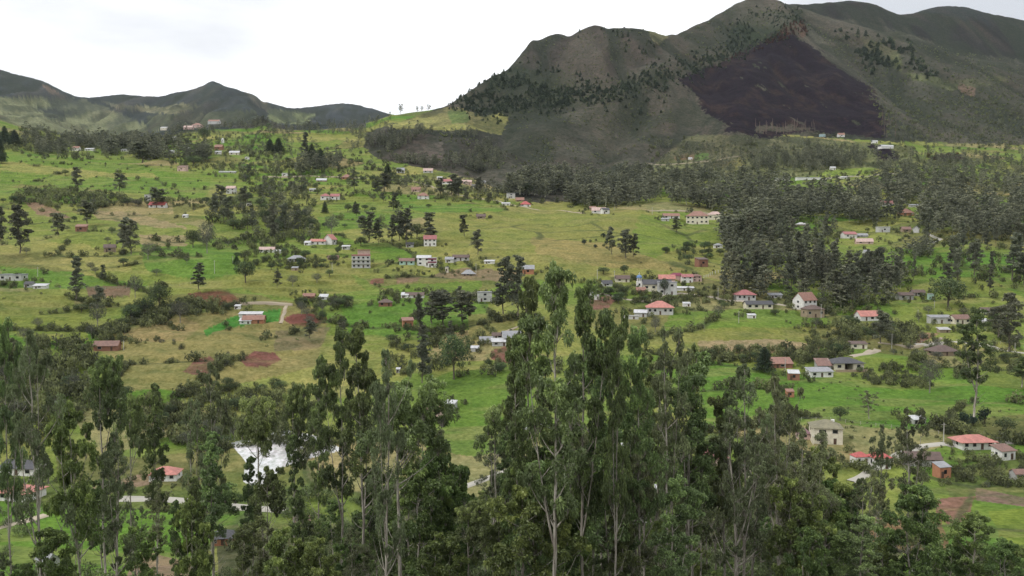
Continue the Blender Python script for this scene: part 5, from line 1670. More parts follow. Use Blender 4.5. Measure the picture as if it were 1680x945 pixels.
def pole(u, v, hpx, label, w=0.16):
    x, y, z = hit(u, v, 60, 2000)
    h = hpx * y / FPX
    e = empty('utility_pole', (x, y, z))
    tag(e, label, 'utility pole', 'utility poles in the valley')
    T = Tubes()
    T.add(np.array([[0, 0, -1.0], [0, 0, h * .5], [0, 0, h]]), [w, w * .85, w * .7], 8)
    me = T.mesh('pole')
    link('shaft', me, plain('pole_concrete', (0.50, 0.49, 0.45), 0.9), e)
    MB().box(-0.8, 0.8, -0.06, 0.06, h - 0.7, h - 0.55).build('crossarm', plain('pole_arm', (0.30, 0.28, 0.25), 0.9), e)
# ------------------------------------------------------------------ trees of the front grove: column of the trunk, row of the top, distance, half width in pixels
FRONT = [
    ('euc', 905, 418, 72, 62, 'tallest eucalyptus of the front grove, broad wind-swept double crown over the meadow'),
    ('euc', 872, 440, 88, 40, 'dark eucalyptus close behind the tallest front tree'),
    ('slim', 842, 560, 82, 30, 'lower leafy eucalyptus leaning out left of the tallest front tree'),
    ('euc', 958, 455, 80, 48, 'yellow-green eucalyptus just right of the tallest front tree'),
    ('umb', 975, 545, 95, 40, 'open-branched eucalyptus with meadow showing between its limbs'),
    ('euc', 1012, 494, 76, 32, 'eucalyptus with narrow dark top in front of the church village'),
    ('euc', 1052, 520, 82, 40, 'bushy-topped eucalyptus below the coral hipped roof'),
    ('dry', 1102, 526, 92, 40, 'ragged twin-topped eucalyptus at the edge of the bright right field'),
    ('slim', 1138, 552, 98, 20, 'thin eucalyptus spire last before the bright right field'),
    ('euc', 552, 528, 112, 32, 'pointed eucalyptus rising from the left part of the central grove'),
    ('euc', 598, 522, 104, 42, 'tall dark eucalyptus beside the pointed one, central grove'),
    ('dry', 622, 560, 66, 44, 'eucalyptus on a forked pale trunk, left centre of the grove'),
    ('slim', 516, 574, 120, 22, 'slender grey eucalyptus at the left edge of the central grove'),
    ('slim', 664, 618, 120, 24, 'slender eucalyptus between pointed cypress and forked pale trunk'),
    ('umb', 160, 582, 125, 38, 'umbrella-crowned eucalyptus on a long bare trunk under the brick barn'),
    ('umb', 205, 640, 150, 26, 'smaller umbrella eucalyptus right of the larger umbrella crown'),
    ('dry', 58, 528, 80, 48, 'tall thin-leaved eucalyptus with bare forked limbs at the left edge'),
    ('euc', 2, 518, 90, 26, 'dark eucalyptus cut by the left edge'),
    ('slim', 247, 620, 150, 20, 'narrow eucalyptus with tufted top in the left olive field'),
    ('young', 118, 652, 118, 50, 'broad light green eucalyptus under the umbrella crown'),
    ('dry', 344, 586, 150, 26, 'sparse eucalyptus in front of the ploughed red fields'),
    ('umb', 430, 642, 142, 40, 'flat-topped eucalyptus above the white quarried bank'),
    ('umb', 478, 628, 132, 34, 'dense flat-topped eucalyptus right above the white quarried bank'),
    ('slim', 398, 744, 120, 18, 'thin dark eucalyptus in front of the white quarried bank, left one'),
    ('umb', 428, 760, 96, 30, 'low umbrella eucalyptus crossing the white quarried bank'),
    ('slim', 484, 706, 110, 18, 'thin dark eucalyptus in front of the white quarried bank, right one'),
    ('dry', 306, 648, 140, 26, 'eucalyptus with a slim trunk over the salmon-roofed house'),
    ('slim', 340, 700, 118, 26, 'bushy eucalyptus left of the white quarried bank'),
    ('dry', 172, 700, 84, 40, 'bare-limbed eucalyptus standing in front of the left road'),
    ('young', 64, 868, 78, 46, 'bright green crown at the lower left corner'),
    ('young', 210, 862, 96, 34, 'low bright crown over the green clearing, lower left'),
    ('young', 312, 808, 92, 34, 'bright leafy crown left of the brick house with slate roof'),
    ('euc', 404, 842, 88, 36, 'dense crown right of the brick house with slate roof'),
    ('umb', 812, 656, 160, 36, 'round-crowned dark eucalyptus behind the central eucalyptus trunks'),
    ('young', 860, 748, 110, 40, 'yellow-green rounded crown left of the thickest front trunk'),
    ('young', 730, 742, 108, 38, 'yellow-green crown in the middle of the central grove'),
    ('dry', 1232, 586, 96, 46, 'brownish sparse eucalyptus with a long pale trunk, right grove'),
    ('dry', 1284, 606, 106, 36, 'twiggy grey-brown eucalyptus left of the two-storey cream house'),
    ('euc', 1196, 640, 100, 34, 'dark eucalyptus in front of the bright right field'),
    ('euc', 1600, 500, 300, 30, 'tall solitary eucalyptus on the stony bank of the right field'),
    ('dry', 1504, 664, 160, 34, 'two-stemmed thin eucalyptus over the white sheet roof'),
    ('dry', 1446, 690, 170, 26, 'thin grey eucalyptus behind the bright red roof'),
    ('young', 1362, 728, 112, 52, 'broad olive-green crown in front of the two-storey cream house'),
    ('young', 1502, 796, 100, 56, 'broad bright crown with several stems, lower right'),
    ('young', 1612, 838, 118, 44, 'rounded crown at the edge of the yellow-green field, lower right'),
    ('young', 1668, 880, 100, 40, 'dark crown filling the lower right corner'),
    ('euc', 1420, 838, 92, 44, 'dark leafy crown low between brown plot and right trunks'),
    ('young', 1330, 866, 86, 40, 'low crown before the brown plot, right grove'),
    ('dry', 1428, 778, 108, 30, 'reddish-stemmed eucalyptus in front of the brown plot'),
]
# pale bare trunks read in front of the grove: column, distance
def front_trees():
    for k, u, vt, y, wpx, lab in FRONT:
        x = (u - 840) / FPX * y
        zt = float(row_to_t(vt)) * y
        zg = float(ground(x, y)[0])
        plant(k, x, y, max(zt - zg, 6), wpx * y / FPX, lab, 'trees of the front grove', z=zg)

def top_line(u):
    return np.interp(u, [-60, 0, 40, 90, 200, 300, 400, 455, 500, 560, 640, 700, 760, 800, 850, 1140, 1160, 1240, 1320, 1350, 1420, 1500, 1560, 1600, 1740],
                     [640, 680, 720, 760, 790, 770, 720, 650, 600, 560, 600, 640, 740, 720, 560, 560, 640, 640, 660, 780, 760, 760, 850, 880, 890])
def front_fill():
    """the rest of the grove between the named trees"""
    rg = random.Random(77)
    zones = [  # u range, number, distance range, kinds, where
        (455, 840, 38, (78, 205), ['euc', 'euc', 'slim', 'dry', 'young', 'young', 'umb'], 'left half of the grove'),
        (840, 1160, 34, (72, 200), ['euc', 'slim', 'young', 'dry', 'young', 'euc'], 'middle of the grove'),
        (1160, 1345, 22, (85, 200), ['dry', 'euc', 'young', 'dry', 'young'], 'right half of the grove'),
        (1345, 1560, 13, (95, 190), ['young', 'dry', 'euc'], 'stand round the brown plot'),
        (1560, 1740, 5, (110, 180), ['young', 'dry'], 'lower right corner'),
        (-50, 455, 13, (85, 190), ['slim', 'dry', 'umb', 'young', 'dry', 'slim'], 'open stand at the left'),
    ]
    for u0, u1, n, (ya, yb), kinds, where in zones:
        made, tries = 0, 0
        while made < n and tries < 4000:
            tries += 1
            u = u0 + (u1 - u0) * ((made + rg.random()) / n)
            y = math.exp(rg.uniform(math.log(ya), math.log(yb)))
            tl = float(top_line(u))
            near = (yb - y) / (yb - ya)
            vt = tl + (960 - tl) * (rg.random() ** (0.9 if u < 455 else 1.1)) * 0.93
            x = (u - 840) / FPX * y
            zg = float(ground(x, y)[0])
            H = float(row_to_t(vt)) * y - zg
            k = rg.choice(kinds)
            hi = {'young': 22, 'dry': 32, 'umb': 30}.get(k, 37)
            lo = {'young': 7, 'slim': 12}.get(k, 11)
            if not lo < H < hi:
                continue
            if u < 455 and k in ('young', 'euc') and 790 < vt < 900 and rg.random() < .6:
                continue
            if u < 110 and vt < 870:
                continue
            if 366 < u < 590 and vt < 800:
                continue
            W = {'euc': 0.115, 'slim': 0.068, 'dry': 0.13, 'young': 0.21, 'umb': 0.16}[k] * H * rg.uniform(0.85, 1.25)
            W = min(W, 4.8)
            what = {'euc': 'dense dark eucalyptus', 'slim': 'slender straight eucalyptus', 'dry': 'thin-leaved eucalyptus with bare limbs', 'young': 'low light green eucalyptus', 'umb': 'high-crowned bare-trunked eucalyptus'}[k]
            size = 'taller' if H > 24 else ('middling' if H > 15 else 'short')
            plant(k, x, y, H, W, '%s, %s, in the %s' % (what, size, where), 'unnamed trees: ' + what + ', ' + size + ', ' + where, z=zg)
            made += 1

# ------------------------------------------------------------------ trees and bushes of the valley: column, row of the foot, height and half width in pixels
MID = [
    ('mid', 35, 427, 90, 20, 'big dark eucalyptus with full crown in the left meadow'),
    ('mid', -3, 420, 85, 16, 'dark eucalyptus cut by the left edge, beside the big full crown'),
    ('midslim', 125, 500, 80, 12, 'narrow eucalyptus alone in the left pasture'),
    ('mid', 94, 392, 44, 10, 'small-crowned eucalyptus above the big dark one'),
    ('mid', 145, 372, 44, 16, 'eucalyptus over the red brick hut'),
    ('midslim', 199, 414, 58, 11, 'left one of two eucalyptus beside the tan mud hut'),
    ('mid', 213, 426, 66, 15, 'right, taller one of two eucalyptus beside the tan mud hut'),
    ('greytree', 243, 426, 30, 13, 'small grey-green tree in the open left meadow'),
    ('broad', 317, 406, 30, 13, 'round dark tree at the end of the tan strip'),
    ('greytree', 340, 416, 52, 16, 'grey loose tree right of the round dark one'),
    ('midslim', 326, 482, 52, 11, 'eucalyptus standing above the dark thicket'),
    ('broad', 403, 464, 36, 17, 'round dark tree at the meadow edge, left centre'),
    ('pine', 388, 434, 14, 6, 'tiny dark tree beside a white pole'),
    ('mid', 128, 318, 44, 11, 'eucalyptus in the bush belt of the upper left slope'),
    ('mid', 197, 320, 36, 10, 'pointed eucalyptus at the right end of the upper bush belt'),
    ('broad', 107, 288, 10, 6, 'tiny round tree on the pale upper field'),
    ('mid', 256, 340, 34, 14, 'eucalyptus rising over the small red-roofed house'),
    ('broad', 339, 334, 12, 8, 'small round tree at the tip of the bright slope'),
    ('broad', 262, 510, 44, 19, 'darkest big tree of the black-green thicket'),
    ('broad', 238, 520, 34, 18, 'wide dark tree left in the black-green thicket'),
    ('broad', 215, 528, 30, 17, 'lower dark tree at the left end of the thicket'),
    ('greytree', 296, 530, 38, 17, 'silvery round tree at the right end of the thicket'),
    ('greytree', 160, 540, 46, 14, 'leafless-looking grey tree left of the thicket'),
    ('mid', 160, 512, 44, 12, 'thin dark eucalyptus left of the thicket'),
    ('greytree', 222, 488, 40, 13, 'pale grey tree over the bare red bank'),
    ('midslim', 645, 350, 34, 9, 'wind-bent eucalyptus right of the green terraces'),
    ('mid', 604, 404, 56, 18, 'fullest eucalyptus at the left of the meadow grove'),
    ('mid', 622, 406, 46, 9, 'second eucalyptus of the meadow grove, close to the fullest'),
    ('midslim', 640, 402, 50, 9, 'middle eucalyptus of the meadow grove'),
    ('mid', 655, 402, 52, 10, 'twin-crowned eucalyptus of the meadow grove'),
    ('mid', 668, 404, 66, 14, 'tallest eucalyptus of the meadow grove'),
    ('broad', 684, 392, 26, 13, 'round tree right of the meadow grove'),
    ('midslim', 703, 398, 54, 13, 'tall eucalyptus over the narrow two-storey white house'),
    ('midslim', 762, 392, 40, 8, 'thin two-tufted eucalyptus in the open meadow'),
    ('mid', 783, 424, 48, 11, 'eucalyptus with pear-shaped crown at the meadow foot'),
    ('greytree', 544, 386, 34, 13, 'grey rounded tree behind the coral-roofed row'),
    ('pine', 533, 350, 20, 5, 'dark cypress-like tree under the crimson-roofed pair'),
    ('pine', 583, 350, 20, 5, 'dark pointed tree left in the short terrace row'),
    ('broad', 571, 348, 14, 7, 'small dark tree in the short terrace row'),
    ('broad', 592, 404, 16, 9, 'dark tree uphill of the three-storey block'),
    ('midslim', 826, 528, 108, 16, 'left of two tall dark eucalyptus beside the stilt house'),
    ('mid', 848, 532, 112, 20, 'right of two tall dark eucalyptus beside the stilt house'),
    ('mid', 706, 538, 60, 20, 'left eucalyptus of the broad clump below the long dark-roofed house'),
    ('mid', 728, 545, 70, 22, 'middle eucalyptus of the broad clump below the long dark-roofed house'),
    ('mid', 757, 536, 62, 19, 'right eucalyptus of the broad clump below the long dark-roofed house'),
    ('mid', 690, 560, 80, 10, 'thin pale-stemmed eucalyptus left of the broad clump'),
    ('mid', 694, 640, 92, 17, 'dense dark pointed tree leaning right, behind the central grove'),
    ('broad', 745, 622, 76, 27, 'big round dark tree alone in the green central field'),
    ('mid', 1004, 424, 52, 9, 'narrow eucalyptus, left of the close pair in the central meadow'),
    ('mid', 1026, 430, 54, 15, 'full eucalyptus, right of the close pair in the central meadow'),
    ('mid', 1040, 428, 46, 9, 'small eucalyptus tucked behind the full meadow one'),
    ('midslim', 1110, 385, 30, 8, 'leaning eucalyptus under the long red-roofed house'),
    ('broad', 1090, 483, 28, 8, 'dark round tree in front of the grey block building'),
    ('broad', 1024, 450, 16, 8, 'round tree behind the cream house of the village'),
    ('broad', 990, 450, 12, 10, 'wide low tree left above the village'),
    ('greytree', 1075, 545, 24, 10, 'nearly bare tree in front of the large white house'),
    ('greytree', 1179, 522, 22, 11, 'round loose tree in the bright meadow'),
    ('dead', 1155, 544, 26, 8, 'dead leafless tree in the meadow'),
    ('dead', 1139, 530, 16, 6, 'broken dead tree behind the leafless one'),
    ('greytree', 1076, 536, 20, 8, 'thin tree by the yard of the large white house'),
    ('pine', 1254, 610, 42, 14, 'black-green conical tree left of the rust-red shed'),
    ('broad', 1270, 516, 8, 5, 'clipped round bush-tree by the cream bungalow'),
    ('mid', 1446, 570, 62, 17, 'leaning bushy tree above the cream porch bungalow'),
    ('mid', 1522, 400, 58, 12, 'tall dark eucalyptus at the road bend'),
    ('broad', 1556, 506, 52, 30, 'huge round tree over the grass rise'),
    ('mid', 1655, 590, 110, 22, 'tall eucalyptus at the right edge above the pale road'),
    ('mid', 1636, 560, 60, 16, 'smaller eucalyptus left of the right-edge one'),
    ('slim', 1674, 642, 60, 16, 'dark tree cut by the right edge in the green field'),
    ('greytree', 1525, 645, 60, 20, 'pale loose tree right of the cream porch bungalow'),
    ('broad', 1378, 690, 24, 13, 'round tree on the green slope above the two-storey cream house'),
    ('dry', 1425, 694, 56, 14, 'crooked thin tree on the green slope'),
    ('bluebush', 1568, 700, 26, 11, 'blue-green young eucalyptus, leftmost of the hedge row'),
    ('bluebush', 1582, 700, 30, 10, 'blue-green young eucalyptus, second of the hedge row'),
    ('bluebush', 1597, 698, 27, 9, 'blue-green young eucalyptus, third of the hedge row'),
    ('bluebush', 1614, 696, 34, 11, 'tallest blue-green young eucalyptus, right end of the hedge row'),
    ('broad', 1650, 712, 28, 18, 'wide bush-like tree right of the blue-green row'),
    ('midslim', 1660, 470, 90, 14, 'tall dark eucalyptus of the right wood edge'),
    ('pine', 8, 240, 34, 9, 'dark pine on the left ridge end'),
    ('pine', 24, 236, 24, 9, 'second dark pine on the left ridge end'),
    ('pine', 2, 268, 38, 8, 'dark pine cut by the left edge, lower on the ridge'),
    ('mid', 178, 252, 24, 10, 'dark tree on the ridge by the track'),
    ('mid', 232, 272, 40, 20, 'broad tree group leader above the pinkish hut'),
    ('broad', 335, 232, 22, 10, 'round dark tree below the ridge village'),
    ('broad', 317, 272, 18, 13, 'dark wide tree above the pinkish hut'),
    ('pine', 443, 250, 22, 8, 'dark pine pair, left one, right of the gardens'),
    ('pine', 457, 250, 24, 9, 'dark pine pair, right one, right of the gardens'),
    ('midslim', 497, 272, 56, 8, 'tall slim eucalyptus among the dark pines'),
    ('pine', 512, 270, 34, 9, 'dark pine right of the tall slim eucalyptus'),
    ('pine', 526, 275, 32, 10, 'wide dark pine at the grass edge'),
    ('broad', 441, 212, 10, 5, 'dark tree on the skyline of the grass ridge'),
    ('broad', 576, 266, 7, 5, 'left of two tiny round trees on the pale terrace'),
    ('broad', 588, 269, 8, 6, 'right of two tiny round trees on the pale terrace'),
    ('dry', 657, 190, 20, 5, 'feathery eucalyptus on the saddle skyline, tallest'),
    ('dry', 684, 187, 13, 3, 'thin eucalyptus on the saddle skyline, second'),
    ('dry', 692, 186, 12, 3, 'thin eucalyptus on the saddle skyline, third'),
    ('dry', 703, 184, 13, 3.5, 'thin eucalyptus on the saddle skyline, nearest the mountain'),
    ('mid', 722, 324, 32, 9, 'tree left of the hamlet street'),
    ('mid', 740, 326, 40, 14, 'full dark tree in front of the hamlet'),
    ('mid', 752, 328, 38, 12, 'dark tree close right of the full hamlet tree'),
    ('mid', 788, 322, 32, 9, 'loose tree right of the hamlet'),
    ('mid', 632, 318, 34, 13, 'double-crowned tree above the green terraces'),
    ('mid', 618, 322, 26, 7, 'small tree left of the double-crowned one'),
    ('midslim', 582, 318, 40, 7, 'slim tree right of the orange house'),
    ('pine', 636, 290, 22, 7, 'dark pointed tree behind the orange house hedge'),
    ('broad', 864, 322, 20, 11, 'round tree behind the red-roofed bungalow'),
    ('mid', 1012, 345, 26, 9, 'tree at the upper meadow edge'),
]
def mid_trees():
    u = np.array([m[1] for m in MID], float)
    v = np.array([m[2] for m in MID], float)
    X, Y = hits(u, v)
    Z = ground(X, Y)
    for (k, uu, vv, hp, wp, lab), x, y, z in zip(MID, X, Y, Z):
        plant(k, float(x), float(y), hp * y / FPX, wp * y / FPX, lab, None, z=float(z))

# woods: foot polygon, number, kinds, height range (m), half width range (m), label, group
WOODS = [
    ([(1185, 498), (1200, 430), (1235, 400), (1300, 410), (1400, 440), (1475, 455), (1478, 498), (1400, 516), (1330, 498), (1262, 488)], 52, ['mid', 'mid', 'midslim'], (20, 29), (3.2, 5.0),
     'eucalyptus packed in the big dark wood behind the pink-red roof', 'big dark wood'),
    ([(1200, 400), (1250, 385), (1300, 395), (1380, 400), (1390, 420), (1300, 415), (1230, 420)], 8, ['mid'], (20, 27), (3.2, 4.6),
     'eucalyptus at the upper rim of the big dark wood', 'rim of the big dark wood'),
    ([(1480, 470), (1500, 420), (1560, 440), (1690, 430), (1690, 490), (1600, 490), (1540, 480)], 12, ['mid', 'mid', 'midslim'], (16, 26), (3, 5),
     'dark eucalyptus of the wood edge above the grass rise', 'wood edge above the grass rise'),
    ([(1545, 398), (1690, 392), (1690, 420), (1560, 418)], 8, ['mid', 'midslim'], (16, 24), (2.6, 4.0), 'eucalyptus in the row beyond the road bend', 'row beyond the road bend'),
    ([(335, 345), (395, 330), (440, 335), (515, 350), (515, 400), (440, 400), (350, 372)], 34, ['mid', 'broad', 'greytree', 'broad'], (15, 24), (3.4, 6.2),
     'tree of the grey-green wood left of the coral-roofed row', 'grey-green wood left of centre'),
]
WOODS += [
    ([(0, 345), (330, 345), (330, 470), (0, 470)], 22, ['greytree', 'broad', 'broad', 'greytree', 'midslim'], (7, 13), (2.0, 3.4), 'tree scattered over the left terraced meadows', 'trees scattered over the left meadows'),
    ([(330, 400), (620, 330), (860, 330), (860, 345), (640, 350), (560, 480), (400, 480)], 26, ['broad', 'greytree', 'broad', 'mid'], (7, 13), (2.0, 3.6), 'tree between the houses of the central slope', 'trees between the central houses'),
    ([(400, 255), (600, 255), (640, 330), (400, 330)], 26, ['mid', 'broad', 'broad', 'greytree'], (8, 16), (2.2, 3.8), 'tree of the small plots below the grass ridge', 'trees below the grass ridge'),
    ([(1160, 490), (1690, 520), (1690, 600), (1500, 600), (1380, 600), (1340, 540), (1160, 520)], 18, ['greytree', 'broad'], (8, 13), (2.2, 3.6), 'tree scattered among the right-hand farms', 'trees among the right farms'),
    ([(480, 500), (800, 500), (800, 560), (620, 600), (500, 570)], 16, ['greytree', 'broad', 'mid'], (7, 14), (2.2, 3.6), 'tree in the green bottom field, centre', 'trees in the central bottom field'),
    ([(0, 560), (150, 500), (170, 640), (60, 720), (0, 700)], 18, ['greytree', 'broad', 'greytree'], (8, 15), (2.6, 4.2), 'tree of the grey thicket behind the left front trees', 'grey thicket behind the left front trees'),
    ([(230, 690), (420, 660), (460, 700), (360, 735), (250, 740)], 14, ['broad', 'greytree', 'broad'], (7, 13), (2.4, 4.0), 'tree between the dry hill and the white bank', 'trees between dry hill and white bank'),
]
BUSHES = [   # strips and thickets: polygon, number, kinds, size range (m), label, group
    ([(1068, 418), (1110, 402), (1160, 396), (1205, 404), (1200, 424), (1130, 432)], 26, ['bush', 'broad'], (2.2, 4.6), 'bush of the dark thicket under the big cream house', 'thicket under the big cream house'),
    ([(955, 400), (985, 385), (1000, 395), (995, 412), (965, 410)], 9, ['bluebush', 'bush'], (2.2, 4.2), 'bluish bush beside the close pair of meadow eucalyptus', 'bluish bushes in the meadow'),
    ([(405, 425), (470, 412), (560, 430), (550, 445), (430, 446)], 24, ['bush', 'bush', 'broad'], (2, 4.2), 'bush of the green thicket round the low grey house', 'green thicket left of centre'),
    ([(200, 536), (255, 512), (300, 500), (395, 505), (410, 500), (390, 515), (260, 528)], 18, ['bush', 'broad'], (1.8, 3.6), 'bush on the dark bank below the left pasture', 'bushes on the dark bank'),
    ([(640, 432), (700, 445), (780, 445), (800, 456), (700, 452), (640, 445)], 16, ['bush'], (1.6, 3.2), 'garden bush below the mint green bungalow', 'garden bushes'),
    ([(480, 500), (560, 490), (580, 505), (560, 512), (490, 508)], 12, ['bush', 'greytree', 'broad'], (2, 4), 'round bush by the low brick house', 'bushes by the low brick house'),
    ([(960, 475), (1050, 485), (1070, 495), (1010, 500), (1000, 488), (970, 482)], 22, ['bush', 'broad'], (1.8, 3.6), 'green bush between barn and church', 'bushes between barn and church'),
    ([(1150, 475), (1190, 470), (1290, 485), (1250, 492), (1180, 492)], 12, ['bush', 'greybush'], (1.6, 3.2), 'bush below the wood, near the pink-red roof', 'bushes near the pink-red roof'),
    ([(1370, 535), (1400, 530), (1500, 535), (1490, 550), (1380, 556)], 22, ['bush', 'broad', 'greybush'], (2, 4.2), 'bush of the thicket below the salmon-roofed hall', 'thicket below the salmon roof'),
    ([(1150, 590), (1180, 578), (1360, 580), (1400, 565), (1380, 592), (1250, 595)], 30, ['bush', 'broad', 'bush'], (1.8, 3.8), 'bush of the long dark hedge above the porch bungalow', 'long dark hedge'),
    ([(1400, 605), (1500, 610), (1500, 625), (1420, 628)], 16, ['bush', 'greybush'], (1.5, 3.2), 'bush below the terrace of the porch bungalow', 'bushes below the terrace'),
    ([(250, 552), (300, 558), (325, 570), (320, 580), (290, 572), (250, 560)], 9, ['bush', 'greybush'], (1.6, 3), 'bush in the dry pasture above the white pole', 'bushes in the dry pasture'),
    ([(340, 590), (400, 582), (410, 600), (360, 606)], 7, ['greybush', 'bush'], (2, 3.4), 'grey bush between the two red ploughed plots', 'grey bushes between plots'),
    ([(265, 655), (300, 640), (390, 636), (470, 630), (500, 640), (400, 650), (300, 662)], 26, ['bush', 'broad', 'bush'], (1.8, 3.6), 'bush of the hedge under the dry hill', 'hedge under the dry hill'),
    ([(165, 660), (215, 650), (235, 662), (180, 672)], 8, ['broad', 'bush'], (2.6, 4.6), 'dark bush below the umbrella crown', 'dark bushes below the umbrella crown'),
    ([(85, 585), (150, 560), (160, 575), (110, 600)], 10, ['greybush', 'bush'], (2, 3.6), 'purplish-grey bush left of the brick barn', 'grey bushes left of the barn'),
    ([(0, 330), (60, 326), (210, 330), (330, 330), (330, 338), (200, 342), (0, 336)], 30, ['bush', 'broad', 'greytree'], (2.4, 5.2), 'bush of the long belt across the upper left slope', 'bush belt of the upper left slope'),
    ([(30, 250), (90, 262), (140, 276), (135, 284), (70, 268), (20, 258)], 12, ['bush'], (2.4, 4.6), 'bush of the slanting hedge on the upper left slope', 'slanting hedge'),
    ([(600, 288), (680, 282), (680, 298), (590, 302)], 14, ['bush', 'broad'], (2.4, 4.6), 'lush bush behind the orange house', 'lush bushes behind the orange house'),
    ([(800, 600), (860, 594), (880, 610), (800, 616)], 12, ['bush', 'broad'], (1.8, 3.2), 'round bush below the brown ploughed field', 'bushes below the brown field'),
    ([(1560, 765), (1690, 755), (1690, 800), (1570, 810)], 18, ['bush', 'greybush', 'bush'], (1.4, 2.8), 'bush on the rough slope below the white bungalow', 'bushes below the white bungalow'),
    ([(1560, 590), (1690, 595), (1690, 606), (1570, 602)], 8, ['bush'], (1.4, 2.6), 'bush beside the pale track of the right field', 'bushes beside the pale track'),
    ([(1430, 560), (1545, 575), (1545, 600), (1440, 590)], 12, ['bush', 'greytree'], (1.8, 3.4), 'grey-green bush near the broad brown roof', 'bushes near the broad brown roof'),
]
def in_poly_random(poly, n, rs):
    p = np.array(poly, float)
    got = np.zeros((0, 2))
    while len(got) < n:
        q = rs.uniform(p.min(0), p.max(0), (n * 4, 2))
        got = np.concatenate([got, q[inside(q[:, 0], q[:, 1], poly)]])
    return got[:n]

def woods():
    rs = np.random.RandomState(8)
    for poly, n, kinds, hr, wr, lab, grp in WOODS:
        P = in_poly_random(poly, n, rs)
        X, Y = hits(P[:, 0], P[:, 1])
        Z = ground(X, Y)
        for i in range(n):
            k = kinds[i % len(kinds)]
            f = {'midslim': (1.0, .65), 'broad': (.45, 1.0), 'greytree': (.55, 1.0)}.get(k, (1, 1))
            nm = {'mid': 'full ', 'midslim': 'narrow ', 'broad': 'low round ', 'greytree': 'pale loose '}[k]
            plant(k, float(X[i]), float(Y[i]), rs.uniform(*hr) * f[0], rs.uniform(*wr) * f[1], nm + lab, grp + ', ' + nm.strip() + ' trees', z=float(Z[i]))
    for poly, n, kinds, sr, lab, grp in BUSHES:
        P = in_poly_random(poly, n, rs)
        X, Y = hits(P[:, 0], P[:, 1])
        Z = ground(X, Y)
        for i in range(n):
            k = kinds[i % len(kinds)]
            s = rs.uniform(*sr)
            f = 1.5 if k in ('broad', 'greytree') else 1.0
            lb = lab
            if k in ('broad', 'greytree'):
                lb = lb.replace('bush', 'small tree', 1)
            elif k == 'bluebush':
                lb = 'upright ' + lb
            elif k == 'greybush' and 'grey' not in lb:
                lb = 'dry grey ' + lb
            plant(k, float(X[i]), float(Y[i]), s * f * (1.4 if k == 'bluebush' else 0.95), s * f * .62, lb, grp + (' (small trees)' if f > 1 else (' (dry grey)' if k == 'greybush' else '')), z=float(Z[i]))

# ------------------------------------------------------------------ far woods and scrub nobody could count
FARWOODS = [  # polygon of the feet, number, height range
    ([(280, 214), (330, 206), (430, 203), (430, 214), (340, 222), (280, 228)], 100, (6, 12)),
    ([(1185, 498), (1200, 430), (1235, 400), (1300, 410), (1400, 440), (1475, 455), (1478, 498), (1400, 516), (1330, 498), (1262, 488)], 110, (9, 19)),
    ([(335, 345), (395, 330), (440, 335), (515, 350), (515, 400), (440, 400), (350, 372)], 16, (7, 14)),
    ([(280, 212), (350, 203), (440, 201), (440, 204), (350, 207), (285, 216)], 90, (7, 13)),
    ([(820, 322), (860, 300), (900, 290), (1060, 292), (1070, 335), (980, 345), (900, 330)], 330, (15, 23)),
    ([(1060, 300), (1180, 300), (1280, 305), (1440, 305), (1500, 300), (1690, 310), (1690, 372), (1560, 366), (1440, 372), (1340, 366), (1240, 372), (1190, 352), (1060, 335)], 620, (15, 24)),
    ([(1180, 380), (1240, 372), (1300, 385), (1230, 398), (1190, 430)], 50, (18, 24)),
    ([(1290, 355), (1300, 372), (1300, 395), (1380, 398), (1370, 372)], 16, (8, 14)),
    ([(1500, 366), (1690, 372), (1690, 395), (1540, 395)], 60, (12, 20)),
    ([(80, 226), (200, 232), (300, 240), (410, 262), (300, 268), (180, 256), (60, 252)], 420, (12, 22)),
    ([(40, 205), (120, 226), (110, 262), (60, 255), (30, 240)], 60, (8, 16)),
    ([(300, 232), (440, 215), (520, 235), (520, 290), (400, 290), (300, 262)], 150, (4, 11)),
    ([(475, 282), (560, 262), (560, 282), (490, 290)], 26, (14, 22)),
    ([(600, 240), (640, 218), (700, 212), (700, 226), (640, 250)], 70, (8, 16)),
    ([(600, 262), (700, 275), (820, 285), (830, 262), (800, 232), (760, 262)], 130, (7, 15)),
    ([(700, 210), (760, 212), (830, 222), (830, 232), (700, 220)], 40, (7, 13)),
    ([(660, 300), (800, 300), (830, 325), (800, 335), (660, 312)], 40, (6, 14)),
    ([(1070, 240), (1280, 232), (1440, 245), (1440, 275), (1300, 285), (1080, 300)], 200, (6, 14)),
    ([(1230, 262), (1380, 250), (1430, 255), (1400, 278), (1240, 285)], 120, (8, 16)),
    ([(1440, 255), (1690, 245), (1690, 305), (1440, 302)], 300, (6, 14)),
    ([(1460, 215), (1690, 180), (1690, 245), (1480, 240)], 130, (5, 11)),
    ([(380, 190), (420, 205), (640, 196), (640, 212), (560, 222), (430, 222)], 140, (5, 12)),
    ([(560, 222), (600, 210), (610, 250), (570, 252)], 26, (5, 12)),
    ([(440, 300), (520, 296), (520, 345), (400, 335)], 30, (8, 16)),
    ([(1480, 404), (1520, 400), (1530, 425), (1490, 430)], 14, (8, 14)),
]
